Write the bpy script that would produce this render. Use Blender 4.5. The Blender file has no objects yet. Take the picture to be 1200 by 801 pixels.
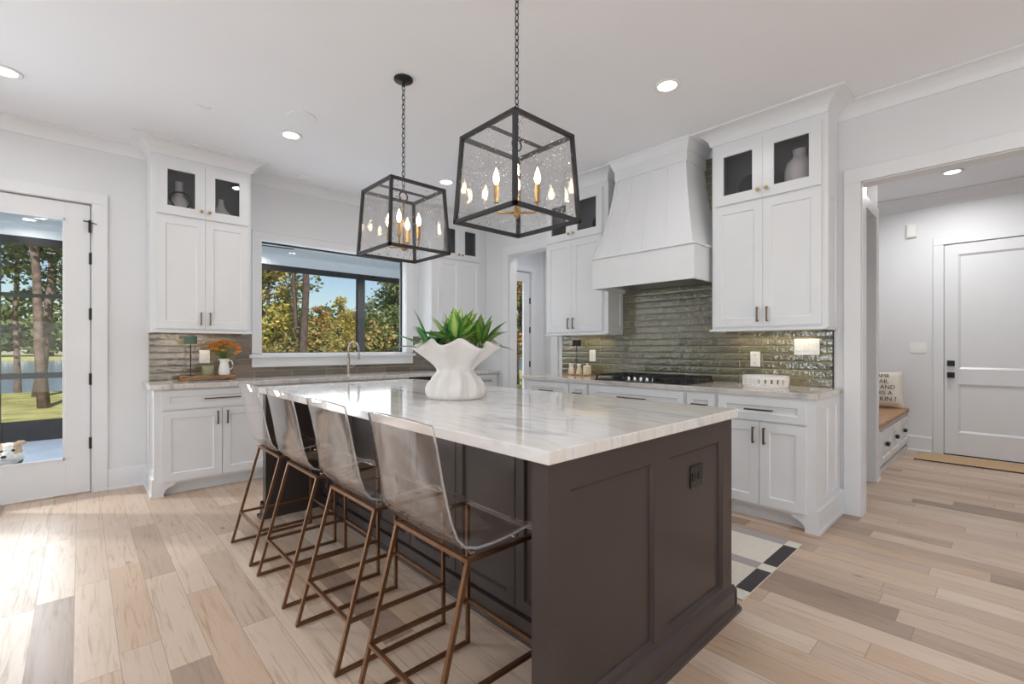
import bpy, bmesh, math, random
from mathutils import Vector, Matrix
random.seed(7)
PI = math.pi
SC = bpy.context.scene
COL = SC.collection

# ------------------------------------------------------------------ camera, world, sun, exposure
cam_d = bpy.data.cameras.new('camera'); cam = bpy.data.objects.new('camera', cam_d); COL.objects.link(cam)
cam_d.sensor_width = 36.0; cam_d.lens = 36.0 * 544.7 / 1200.0
cam_d.shift_y = 6.4 / 1200.0
cam.location = (0, 0, 1.228); cam.rotation_euler = (PI / 2, 0, math.radians(-42.89))
cam_d.clip_start = 0.05; cam_d.clip_end = 600
SC.camera = cam

world = bpy.data.worlds.new('world'); SC.world = world; world.use_nodes = True
wn = world.node_tree; wn.nodes.clear()
w_out = wn.nodes.new('ShaderNodeOutputWorld'); w_bg = wn.nodes.new('ShaderNodeBackground')
sky = wn.nodes.new('ShaderNodeTexSky'); sky.sky_type = 'NISHITA'; sky.sun_disc = False
sky.sun_elevation = math.radians(38); sky.sun_rotation = math.radians(190)
sky.air_density = 1.0; sky.dust_density = 0.6; sky.ozone_density = 1.4
w_bg.inputs['Strength'].default_value = 0.142
wn.links.new(sky.outputs[0], w_bg.inputs[0]); wn.links.new(w_bg.outputs[0], w_out.inputs[0])

sun_d = bpy.data.lights.new('sun', 'SUN'); sun_d.energy = 9.5; sun_d.angle = 0.01; sun_d.color = (1, .93, .82)
sun = bpy.data.objects.new('sun', sun_d); COL.objects.link(sun)
sun.rotation_euler = (math.radians(50), 0, math.radians(-14))     # shines to the north, house behind it

def area(name, loc, rot, sx, sy, power, color=(1, 1, 1), spread=PI):
    d = bpy.data.lights.new(name, 'AREA'); d.shape = 'RECTANGLE'; d.size = sx; d.size_y = sy
    d.energy = power; d.color = color; d.spread = spread
    o = bpy.data.objects.new(name, d); COL.objects.link(o); o.location = loc; o.rotation_euler = rot
    return o
YS_OUT = -4.12
# added fill lamps tilted up at the ceiling, then daylight panels at the north glazing
for wy in (-2.4, 0.2, 2.8):
    area('fill_west', (-5.62, wy, 1.2), (0, -math.radians(128), 0), 2.2, 1.8, 50, (.84, .93, 1), math.radians(130))
for sx in (-3.6, -1.0, 1.6):
    area('fill_south', (sx, YS_OUT - .1, 1.05), (math.radians(128), 0, 0), 1.9, 2.0, 24, (.84, .93, 1), math.radians(130))
area('daylight_kitchen_window', (2.22, 5.62, 1.76), (-PI / 2, 0, 0), 1.6, 1.1, 13, (.90, .96, 1))
for dx in (-2.27, -1.33, -.39):
    area('daylight_patio_door', (dx, 5.60, 1.3), (-PI / 2, 0, 0), .62, 1.9, 23, (.88, .95, 1), math.radians(140))
DOWN_W = 5.6
SC.view_settings.view_transform = 'Standard'; SC.view_settings.look = 'None'
SC.view_settings.exposure = -0.40; SC.view_settings.gamma = 1.0; SC.view_settings.use_curve_mapping = False
SC.cycles.max_bounces = 14; SC.cycles.transparent_max_bounces = 24; SC.cycles.transmission_bounces = 12
SC.cycles.diffuse_bounces = 8; SC.cycles.glossy_bounces = 5
SC.cycles.sample_clamp_indirect = 6.0; SC.cycles.caustics_reflective = False; SC.cycles.caustics_refractive = False

# ------------------------------------------------------------------ materials
def lin(c):
    return tuple((x / 12.92 if x <= .04045 else ((x + .055) / 1.055) ** 2.4) for x in [v / 255.0 for v in c])
def new_mat(name):
    m = bpy.data.materials.new(name); m.use_nodes = True
    return m, m.node_tree, m.node_tree.nodes['Principled BSDF']
def N(nt, kind, **kw):
    n = nt.nodes.new(kind)
    for k, v in kw.items():
        if k in n.inputs: n.inputs[k].default_value = v
        else: setattr(n, k, v)
    return n
def ramp(nt, fac, stops):
    r = nt.nodes.new('ShaderNodeValToRGB'); e = r.color_ramp.elements
    while len(e) < len(stops): e.new(.5)
    for i, (p, c) in enumerate(stops): e[i].position = p; e[i].color = (*c, 1)
    nt.links.new(fac, r.inputs[0]); return r
def math_n(nt, op, a, b=None):
    n = nt.nodes.new('ShaderNodeMath'); n.operation = op
    for i, v in enumerate((a, b)):
        if v is None: continue
        if isinstance(v, (int, float)): n.inputs[i].default_value = v
        else: nt.links.new(v, n.inputs[i])
    return n.outputs[0]
def mixc(nt, fac, a, b, blend='MIX'):
    n = nt.nodes.new('ShaderNodeMix'); n.data_type = 'RGBA'; n.blend_type = blend
    for sock, v in ((n.inputs[0], fac), (n.inputs[6], a), (n.inputs[7], b)):
        if isinstance(v, (int, float)): sock.default_value = v
        elif isinstance(v, tuple): sock.default_value = (*v, 1)
        else: nt.links.new(v, sock)
    return n.outputs[2]
def simple(name, rgb, rough=.5, metal=0, spec=.5, var=.03, scale=6.0, bump=0, bscale=80, coat=0, sheen=0):
    """painted / plain material with a faint procedural variation"""
    m, nt, b = new_mat(name); c = lin(rgb)
    tc = N(nt, 'ShaderNodeTexCoord'); nz = N(nt, 'ShaderNodeTexNoise', Scale=scale, Detail=4.0)
    nt.links.new(tc.outputs['Object'], nz.inputs['Vector'])
    r = ramp(nt, nz.outputs[0], [(.3, tuple(x * (1 - var) for x in c)), (.7, tuple(min(1, x * (1 + var)) for x in c))])
    nt.links.new(r.outputs[0], b.inputs['Base Color'])
    b.inputs['Roughness'].default_value = rough; b.inputs['Metallic'].default_value = metal
    b.inputs['Specular IOR Level'].default_value = spec; b.inputs['Coat Weight'].default_value = coat
    if bump:
        n2 = N(nt, 'ShaderNodeTexNoise', Scale=bscale, Detail=3.0); nt.links.new(tc.outputs['Object'], n2.inputs['Vector'])
        bp = N(nt, 'ShaderNodeBump', Strength=bump, Distance=.01); nt.links.new(n2.outputs[0], bp.inputs['Height'])
        nt.links.new(bp.outputs[0], b.inputs['Normal'])
    return m
def emit(name, rgb, strength):
    m, nt, b = new_mat(name)
    b.inputs['Base Color'].default_value = (*lin(rgb), 1); b.inputs['Emission Color'].default_value = (*lin(rgb), 1)
    b.inputs['Emission Strength'].default_value = strength
    return m
def thin_glass(name, tint=(1, 1, 1), refl=1.0, rough=0.0, ior=1.5, seeds=0):
    m, nt, b = new_mat(name); nt.nodes.remove(b); out = nt.nodes['Material Output']
    tr = N(nt, 'ShaderNodeBsdfTransparent'); tr.inputs[0].default_value = (*tint, 1)
    gl = N(nt, 'ShaderNodeBsdfGlossy', Roughness=rough)
    lw = N(nt, 'ShaderNodeLayerWeight', Blend=.5)          # Schlick from the facing angle, same from both sides of the pane
    sch = math_n(nt, 'ADD', math_n(nt, 'MULTIPLY', math_n(nt, 'POWER', lw.outputs['Facing'], 5.0), .95), .045)
    fac = math_n(nt, 'MINIMUM', math_n(nt, 'MULTIPLY', sch, refl), 1.0)
    mx = nt.nodes.new('ShaderNodeMixShader')
    nt.links.new(fac, mx.inputs[0]); nt.links.new(tr.outputs[0], mx.inputs[1]); nt.links.new(gl.outputs[0], mx.inputs[2])
    last = mx
    if seeds:
        tc = N(nt, 'ShaderNodeTexCoord'); vo = N(nt, 'ShaderNodeTexVoronoi', Scale=float(seeds)); nt.links.new(tc.outputs['Object'], vo.inputs['Vector'])
        nz = N(nt, 'ShaderNodeTexNoise', Scale=9.0, Detail=2.0); nt.links.new(tc.outputs['Object'], nz.inputs['Vector'])
        near = math_n(nt, 'LESS_THAN', vo.outputs['Distance'], .30)
        some = math_n(nt, 'GREATER_THAN', nz.outputs[0], .47)
        rnd = N(nt, 'ShaderNodeSeparateColor'); nt.links.new(vo.outputs['Color'], rnd.inputs[0])
        pick = math_n(nt, 'GREATER_THAN', rnd.outputs[0], .45)
        f = math_n(nt, 'MULTIPLY', math_n(nt, 'MULTIPLY', near, some), pick)
        f = math_n(nt, 'MULTIPLY', f, .8)
        bub = N(nt, 'ShaderNodeBsdfGlossy', Roughness=.25); bub.inputs[0].default_value = (1, 1, 1, 1); bn = N(nt, 'ShaderNodeBump', Strength=1.0, Distance=.02); nt.links.new(vo.outputs['Distance'], bn.inputs['Height']); nt.links.new(bn.outputs[0], bub.inputs['Normal'])
        m2 = nt.nodes.new('ShaderNodeMixShader'); nt.links.new(f, m2.inputs[0]); nt.links.new(mx.outputs[0], m2.inputs[1]); nt.links.new(bub.outputs[0], m2.inputs[2])
        bp = N(nt, 'ShaderNodeBump', Strength=.25, Distance=.01); nt.links.new(nz.outputs[0], bp.inputs['Height']); nt.links.new(bp.outputs[0], gl.inputs['Normal'])
        last = m2
    nt.links.new(last.outputs[0], out.inputs[0])
    return m

def mat_floor():
    m, nt, b = new_mat('oak_planks')
    tc = N(nt, 'ShaderNodeTexCoord'); sp = N(nt, 'ShaderNodeSeparateXYZ'); nt.links.new(tc.outputs['Object'], sp.inputs[0])
    W = .135
    xs = math_n(nt, 'DIVIDE', math_n(nt, 'ADD', sp.outputs[0], 20.0), W); row = math_n(nt, 'FLOOR', xs); fx = math_n(nt, 'FRACT', xs)
    wn1 = N(nt, 'ShaderNodeTexWhiteNoise', noise_dimensions='1D'); nt.links.new(row, wn1.inputs['W'])
    L = .95
    ys = math_n(nt, 'DIVIDE', math_n(nt, 'ADD', math_n(nt, 'ADD', sp.outputs[1], 20.0), math_n(nt, 'MULTIPLY', wn1.outputs[0], 7.0)), L)
    seg = math_n(nt, 'FLOOR', ys); fy = math_n(nt, 'FRACT', ys)
    cb = N(nt, 'ShaderNodeCombineXYZ'); nt.links.new(row, cb.inputs[0]); nt.links.new(seg, cb.inputs[1])
    wn2 = N(nt, 'ShaderNodeTexWhiteNoise', noise_dimensions='3D'); nt.links.new(cb.outputs[0], wn2.inputs['Vector'])
    tone = ramp(nt, wn2.outputs[0], [(0, lin((152, 131, 116))), (.10, lin((180, 158, 140))), (.35, lin((202, 181, 163))), (.62, lin((210, 190, 172))), (.85, lin((194, 168, 144))), (1, lin((216, 200, 184)))])
    # grain
    mp = N(nt, 'ShaderNodeMapping'); mp.inputs['Scale'].default_value = (26, 1.6, 1)
    off = N(nt, 'ShaderNodeVectorMath', operation='MULTIPLY'); nt.links.new(wn2.outputs['Color'], off.inputs[0]); off.inputs[1].default_value = (30, 30, 30)
    add = N(nt, 'ShaderNodeVectorMath', operation='ADD'); nt.links.new(tc.outputs['Object'], add.inputs[0]); nt.links.new(off.outputs[0], add.inputs[1])
    nt.links.new(add.outputs[0], mp.inputs[0])
    g = N(nt, 'ShaderNodeTexNoise', Scale=1.6, Detail=8.0, Distortion=1.4); nt.links.new(mp.outputs[0], g.inputs['Vector'])
    gr = ramp(nt, g.outputs[0], [(.30, (.74, .69, .63)), (.42, (.93, .91, .88)), (.52, (1, 1, 1)), (.72, (.97, .95, .92))])
    c1 = mixc(nt, .95, tone.outputs[0], gr.outputs[0], 'MULTIPLY')
    # knots
    vk = N(nt, 'ShaderNodeTexVoronoi', Scale=1.7); mk = N(nt, 'ShaderNodeMapping'); mk.inputs['Scale'].default_value = (2.2, 1, 1)
    nt.links.new(tc.outputs['Object'], mk.inputs[0]); nt.links.new(mk.outputs[0], vk.inputs['Vector'])
    kr = ramp(nt, vk.outputs['Distance'], [(.0, (.35, .27, .2)), (.035, (.6, .5, .42)), (.07, (1, 1, 1))])
    c2 = mixc(nt, .8, c1, kr.outputs[0], 'MULTIPLY')
    # seams
    ex = math_n(nt, 'LESS_THAN', math_n(nt, 'MINIMUM', fx, math_n(nt, 'SUBTRACT', 1.0, fx)), .010)
    ey = math_n(nt, 'LESS_THAN', math_n(nt, 'MINIMUM', fy, math_n(nt, 'SUBTRACT', 1.0, fy)), .0018)
    e = math_n(nt, 'MAXIMUM', ex, ey)
    c3 = mixc(nt, math_n(nt, 'MULTIPLY', e, .55), c2, lin((120, 98, 80)))
    nt.links.new(c3, b.inputs['Base Color'])
    rr = ramp(nt, g.outputs[0], [(.3, (.42,) * 3), (.7, (.32,) * 3)]); nt.links.new(rr.outputs[0], b.inputs['Roughness'])
    b.inputs['Specular IOR Level'].default_value = .38
    bp = N(nt, 'ShaderNodeBump', Strength=.25, Distance=.002)
    hh = math_n(nt, 'SUBTRACT', math_n(nt, 'MULTIPLY', g.outputs[0], .4), e); nt.links.new(hh, bp.inputs['Height']); nt.links.new(bp.outputs[0], b.inputs['Normal'])
    return m

def mat_tile(name, swap, stops, off=0.0, glaze=.85, wavy=.62):
    """glazed hand-made tiles in running bond; swap picks the horizontal axis (x or y)"""
    m, nt, b = new_mat(name)
    tc = N(nt, 'ShaderNodeTexCoord'); sp = N(nt, 'ShaderNodeSeparateXYZ'); nt.links.new(tc.outputs['Object'], sp.inputs[0])
    hx = sp.outputs[1] if swap else sp.outputs[0]
    Hh, Ll = .0635, .365
    zs = math_n(nt, 'DIVIDE', math_n(nt, 'ADD', sp.outputs[2], -.924 + Hh * 20), Hh); row = math_n(nt, 'FLOOR', zs); fz = math_n(nt, 'FRACT', zs)
    half = math_n(nt, 'MULTIPLY', math_n(nt, 'MODULO', row, 2.0), .5)
    hs = math_n(nt, 'ADD', math_n(nt, 'DIVIDE', math_n(nt, 'ADD', hx, 10.0 + off), Ll), half); seg = math_n(nt, 'FLOOR', hs); fh = math_n(nt, 'FRACT', hs)
    cb = N(nt, 'ShaderNodeCombineXYZ'); nt.links.new(row, cb.inputs[0]); nt.links.new(seg, cb.inputs[1])
    wn2 = N(nt, 'ShaderNodeTexWhiteNoise', noise_dimensions='3D'); nt.links.new(cb.outputs[0], wn2.inputs['Vector'])
    tone = ramp(nt, wn2.outputs[0], stops)
    mp = N(nt, 'ShaderNodeMapping'); mp.inputs['Scale'].default_value = (3, 3, 26)
    av = N(nt, 'ShaderNodeVectorMath', operation='ADD'); nt.links.new(tc.outputs['Object'], av.inputs[0]); nt.links.new(wn2.outputs['Color'], av.inputs[1]); nt.links.new(av.outputs[0], mp.inputs[0])
    g = N(nt, 'ShaderNodeTexNoise', Scale=1.5, Detail=5.0); nt.links.new(mp.outputs[0], g.inputs['Vector'])
    gr = ramp(nt, g.outputs[0], [(.3, (.72, .72, .70)), (.55, (1, 1, 1)), (.75, (1.0, 1.0, .92))])
    c1 = mixc(nt, .8, tone.outputs[0], gr.outputs[0], 'MULTIPLY')
    ez = math_n(nt, 'LESS_THAN', math_n(nt, 'MINIMUM', fz, math_n(nt, 'SUBTRACT', 1.0, fz)), .022)
    eh = math_n(nt, 'LESS_THAN', math_n(nt, 'MINIMUM', fh, math_n(nt, 'SUBTRACT', 1.0, fh)), .005)
    e = math_n(nt, 'MAXIMUM', ez, eh)
    c2 = mixc(nt, math_n(nt, 'MULTIPLY', e, .6), c1, lin((170, 165, 150)))
    nt.links.new(c2, b.inputs['Base Color'])
    nt.links.new(math_n(nt, 'ADD', math_n(nt, 'MULTIPLY', e, .4), .07), b.inputs['Roughness'])
    b.inputs['Specular IOR Level'].default_value = .9; b.inputs['Coat Weight'].default_value = glaze; b.inputs['Coat Roughness'].default_value = .05; b.inputs['Coat IOR'].default_value = 1.65
    n3 = N(nt, 'ShaderNodeTexNoise', Scale=16.0, Detail=2.0); nt.links.new(tc.outputs['Object'], n3.inputs['Vector'])
    n4 = N(nt, 'ShaderNodeTexNoise', Scale=42.0, Detail=1.5); nt.links.new(tc.outputs['Object'], n4.inputs['Vector'])
    dz = math_n(nt, 'ABSOLUTE', math_n(nt, 'SUBTRACT', fz, .5))
    pil = math_n(nt, 'MULTIPLY', math_n(nt, 'POWER', math_n(nt, 'MULTIPLY', dz, 2.0), 4.0), -.5)
    hh = math_n(nt, 'ADD', math_n(nt, 'ADD', n3.outputs[0], math_n(nt, 'MULTIPLY', n4.outputs[0], .55)), math_n(nt, 'SUBTRACT', pil, math_n(nt, 'MULTIPLY', e, .35)))
    bp = N(nt, 'ShaderNodeBump', Strength=wavy, Distance=.007); nt.links.new(hh, bp.inputs['Height']); nt.links.new(bp.outputs[0], b.inputs['Normal']); nt.links.new(bp.outputs[0], b.inputs['Coat Normal'])
    return m

def mat_stone(name, base, vein, warm):
    m, nt, b = new_mat(name)
    tc = N(nt, 'ShaderNodeTexCoord')
    mp = N(nt, 'ShaderNodeMapping'); mp.inputs['Scale'].default_value = (3.2, .8, 1.5); mp.inputs['Rotation'].default_value = (0, 0, .35); nt.links.new(tc.outputs['Object'], mp.inputs[0])
    n1 = N(nt, 'ShaderNodeTexNoise', Scale=2.2, Detail=9.0, Distortion=1.2); nt.links.new(mp.outputs[0], n1.inputs['Vector'])
    r1 = ramp(nt, n1.outputs[0], [(.34, lin(vein)), (.46, lin(base)), (.6, lin(warm)), (.7, lin(base))])
    wv = N(nt, 'ShaderNodeTexWave', Scale=1.1, Distortion=9.0, Detail=5.0, bands_direction='X'); wv.inputs['Detail Scale'].default_value = 1.6; nt.links.new(mp.outputs[0], wv.inputs['Vector'])
    r2 = ramp(nt, wv.outputs[0], [(0, (.82, .82, .83)), (.10, (1, 1, 1)), (1, (1, 1, 1))])
    c = mixc(nt, .55, r1.outputs[0], r2.outputs[0], 'MULTIPLY')
    nt.links.new(c, b.inputs['Base Color']); b.inputs['Roughness'].default_value = .07; b.inputs['Specular IOR Level'].default_value = .7
    return m

def mat_wood(name, a, c, rough=.5, scale=(2, 20, 20)):
    m, nt, b = new_mat(name)
    tc = N(nt, 'ShaderNodeTexCoord'); mp = N(nt, 'ShaderNodeMapping'); mp.inputs['Scale'].default_value = scale; nt.links.new(tc.outputs['Object'], mp.inputs[0])
    n1 = N(nt, 'ShaderNodeTexNoise', Scale=2.0, Detail=8.0, Distortion=1.5); nt.links.new(mp.outputs[0], n1.inputs['Vector'])
    r = ramp(nt, n1.outputs[0], [(.3, lin(a)), (.7, lin(c))]); nt.links.new(r.outputs[0], b.inputs['Base Color']); b.inputs['Roughness'].default_value = rough
    return m

def mat_leaf(name, edge, centre, pos=(.18, .34), rough=.35):
    """leaf colour across the blade (uv.x 0..1): centre and edge"""
    m, nt, b = new_mat(name)
    uv = N(nt, 'ShaderNodeUVMap'); sp = N(nt, 'ShaderNodeSeparateXYZ'); nt.links.new(uv.outputs[0], sp.inputs[0])
    d = math_n(nt, 'ABSOLUTE', math_n(nt, 'SUBTRACT', sp.outputs[0], .5))
    tc = N(nt, 'ShaderNodeTexCoord'); nz = N(nt, 'ShaderNodeTexNoise', Scale=60.0, Detail=3.0); nt.links.new(tc.outputs['Object'], nz.inputs['Vector'])
    d2 = math_n(nt, 'ADD', d, math_n(nt, 'MULTIPLY', math_n(nt, 'SUBTRACT', nz.outputs[0], .5), .35))
    r = ramp(nt, d2, [(pos[0], lin(centre)), (pos[1], lin(edge))])
    nt.links.new(r.outputs[0], b.inputs['Base Color']); b.inputs['Roughness'].default_value = rough
    return m

def mat_foliage(name, cols):
    m, nt, b = new_mat(name)
    gi = N(nt, 'ShaderNodeNewGeometry'); r = ramp(nt, gi.outputs['Random Per Island'], [(i / max(1, len(cols) - 1), lin(c)) for i, c in enumerate(cols)])
    nt.links.new(r.outputs[0], b.inputs['Base Color']); b.inputs['Roughness'].default_value = .7
    b.inputs['Transmission Weight'].default_value = 0
    out = nt.nodes['Material Output']; tl = N(nt, 'ShaderNodeBsdfTranslucent'); nt.links.new(r.outputs[0], tl.inputs[0])
    mx = nt.nodes.new('ShaderNodeMixShader'); mx.inputs[0].default_value = .35; nt.links.new(b.outputs[0], mx.inputs[1]); nt.links.new(tl.outputs[0], mx.inputs[2]); nt.links.new(mx.outputs[0], out.inputs[0])
    return m

M = {}
M['wall'] = simple('wall_paint', (222, 224, 227), .6, var=.012, scale=1.5)
M['ceil'] = simple('ceiling_paint', (236, 238, 242), .8, var=.012, scale=1.2)
M['trim'] = simple('trim_paint', (225, 227, 230), .35, var=.01)
M['cab'] = simple('cabinet_paint', (225, 227, 230), .32, var=.01)
M['cabin'] = simple('cabinet_interior_shade', (142, 142, 148), .6, var=.04)  # grey of the unlit insides is put into the colour
M['island'] = simple('island_paint', (62, 53, 51), .3, var=.05, scale=3)
M['floor'] = mat_floor()
M['tileR'] = mat_tile('olive_glazed_tile', True, [(0, lin((90, 88, 66))), (.25, lin((114, 110, 80))), (.5, lin((98, 98, 80))), (.75, lin((110, 100, 80))), (1, lin((124, 120, 90)))], .09)
M['tileW'] = mat_tile('grey_glazed_tile', False, [(0, lin((102, 92, 80))), (.3, lin((118, 106, 90))), (.6, lin((108, 100, 90))), (1, lin((128, 114, 100)))], glaze=.2, wavy=.35)
M['stone'] = mat_stone('island_quartzite', (228, 227, 226), (196, 195, 195), (221, 216, 210))
M['stone2'] = mat_stone('counter_quartzite', (216, 212, 209), (178, 174, 172), (206, 198, 190))
M['bronze'] = simple('aged_bronze', (132, 98, 72), .38, metal=.9, var=.15, scale=20)
M['brass'] = simple('brass', (184, 148, 98), .3, metal=1, var=.06, scale=20)
M['handle'] = simple('handle_bronze', (128, 104, 84), .35, metal=.9, var=.06)
M['black'] = simple('black_metal', (36, 36, 38), .45, metal=.3, var=.06)
M['frame'] = simple('lantern_black_metal', (52, 52, 55), .5, metal=.4, var=.1, scale=30)
M['blackgloss'] = simple('black_enamel', (22, 22, 24), .18, var=.05)
M['iron'] = simple('cast_iron', (30, 30, 32), .55, var=.1, bump=.2, bscale=200)
M['chrome'] = simple('polished_steel', (205, 205, 208), .2, metal=1, var=.02)
M['nickel'] = simple('faucet_nickel', (176, 164, 150), .28, metal=1, var=.03)
M['steel'] = simple('stainless', (160, 160, 162), .32, metal=1, var=.04)
M['plate'] = simple('white_plastic', (236, 236, 234), .35, var=.01)
M['ceramic'] = simple('white_ceramic', (234, 231, 228), .3, var=.02, scale=10)
M['plaster'] = simple('white_plaster', (226, 222, 219), .45, var=.04, scale=12, bump=.12, bscale=40)
M['soil'] = simple('potting_bark', (92, 70, 56), .9, var=.5, scale=40, bump=.8, bscale=60)
M['glass'] = thin_glass('window_glass', (.98, .983, .983), .4)
M['cabglass'] = thin_glass('cabinet_glass', (.86, .86, .87), 1.0)
M['seeded'] = thin_glass('seeded_glass', (.975, .975, .975), 1.3, seeds=70)
M['lens'] = emit('downlight_lens', (255, 250, 242), 9)
M['bulb'] = emit('candle_bulb', (255, 226, 186), 26)
M['strip'] = emit('under_cabinet_strip', (255, 232, 190), 1.5)
M['white_edge'] = M['trim']
M['cream'] = simple('cream_cloth', (222, 216, 204), .9, var=.05, scale=60, bump=.3, bscale=300)
M['rugdark'] = simple('charcoal_wool', (70, 66, 68), .95, var=.12, scale=90, bump=.4, bscale=300)
M['ruggrey'] = simple('grey_wool', (172, 166, 164), .95, var=.08, scale=90, bump=.4, bscale=300)
M['jute'] = mat_wood('jute_weave', (176, 142, 104), (214, 184, 146), .9, (60, 60, 60))
M['board'] = mat_wood('rustic_wood', (96, 62, 40), (190, 142, 98), .6, (4, 30, 30))
M['benchtop'] = mat_wood('bench_oak', (150, 112, 78), (188, 150, 112), .5, (3, 24, 24))
M['greenshade'] = simple('sage_lamp_shade', (96, 124, 112), .6, var=.05)
M['celadon'] = simple('celadon_glass', (148, 150, 120), .3, var=.12, scale=30)
M['canister'] = simple('cream_canister', (226, 214, 186), .45, var=.03)
M['blackcer'] = simple('matte_black_clay', (44, 44, 46), .7, var=.08)
M['beads'] = simple('black_beads', (26, 26, 28), .4, var=.05)
M['brown'] = simple('brown_clay', (110, 72, 50), .6, var=.2, scale=15)
M['art'] = simple('painted_print', (96, 66, 66), .6, var=.6, scale=7)
M['porchwhite'] = simple('porch_ceiling_paint', (228, 231, 231), .7, var=.02)
M['porchfloor'] = simple('porch_concrete', (150, 163, 180), .8, var=.08, scale=3)
M['bark'] = simple('pine_bark', (104, 90, 82), .95, var=.45, scale=7, bump=.8, bscale=12)
M['darkbark'] = simple('dark_bark', (74, 64, 58), .95, var=.4, scale=9, bump=.8, bscale=14)
M['lawn'] = simple('lawn_grass', (146, 146, 88), .95, var=.4, scale=1.6, bump=.5, bscale=30)
M['lake'] = simple('lake_water', (120, 140, 170), .12, var=.1, scale=.4, bump=.3, bscale=2.0)
M['leafA'] = mat_leaf('green_leaf_pale_edge', (40, 104, 52), (104, 168, 96))
M['leafB'] = mat_leaf('variegated_leaf', (72, 142, 58), (196, 214, 124), (.12, .38))
M['leafC'] = mat_leaf('red_green_leaf', (58, 112, 44), (112, 140, 58))
M['stemg'] = simple('plant_stem', (96, 128, 60), .6, var=.1)
M['folY'] = mat_foliage('autumn_foliage', [(122, 128, 60), (172, 160, 78), (196, 172, 84), (136, 146, 76), (204, 190, 112)])
M['folG'] = mat_foliage('green_foliage', [(62, 84, 48), (92, 112, 62), (120, 134, 76), (78, 98, 54), (146, 150, 88)])
M['folP'] = mat_foliage('pine_foliage', [(52, 72, 42), (78, 96, 52), (104, 116, 62), (66, 84, 44)])
M['folO'] = mat_foliage('orange_foliage', [(150, 112, 60), (178, 140, 84), (140, 120, 70), (196, 160, 100)])
M['folM'] = mat_foliage('mixed_foliage', [(104, 116, 62), (136, 140, 78), (182, 150, 98), (84, 98, 56), (190, 172, 110), (118, 128, 72)])
M['petal'] = mat_foliage('orange_petals', [(238, 150, 56), (248, 190, 92), (252, 220, 140), (228, 132, 48)])
def mat_acrylic(edge=False):
    m, nt, b = new_mat('clear_acrylic_edge' if edge else 'clear_acrylic'); out = nt.nodes['Material Output']
    if edge:
        b.inputs['Base Color'].default_value = (.95, .95, .95, 1); b.inputs['Roughness'].default_value = .12; b.inputs['Transmission Weight'].default_value = .75; b.inputs['IOR'].default_value = 1.3
        return m
    nt.nodes.remove(b)
    lw = N(nt, 'ShaderNodeLayerWeight', Blend=.5)
    fac = math_n(nt, 'ADD', math_n(nt, 'MULTIPLY', math_n(nt, 'POWER', lw.outputs['Facing'], 4.0), .85), .05)
    g = N(nt, 'ShaderNodeBsdfGlossy', Roughness=.03); g.inputs[0].default_value = (1, .99, .985, 1)
    tc = N(nt, 'ShaderNodeTexCoord'); nz = N(nt, 'ShaderNodeTexNoise', Scale=7.0, Detail=1.0); nt.links.new(tc.outputs['Object'], nz.inputs['Vector'])
    bp = N(nt, 'ShaderNodeBump', Strength=.12, Distance=.02); nt.links.new(nz.outputs[0], bp.inputs['Height']); nt.links.new(bp.outputs[0], g.inputs['Normal'])
    t = N(nt, 'ShaderNodeBsdfTransparent'); t.inputs[0].default_value = (.982, .955, .945, 1)
    mx = nt.nodes.new('ShaderNodeMixShader'); nt.links.new(fac, mx.inputs[0])
    nt.links.new(t.outputs[0], mx.inputs[1]); nt.links.new(g.outputs[0], mx.inputs[2]); nt.links.new(mx.outputs[0], out.inputs[0])
    return m
M['acrylic_edge'] = mat_acrylic(True)
M['acrylic'] = mat_acrylic()

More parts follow.
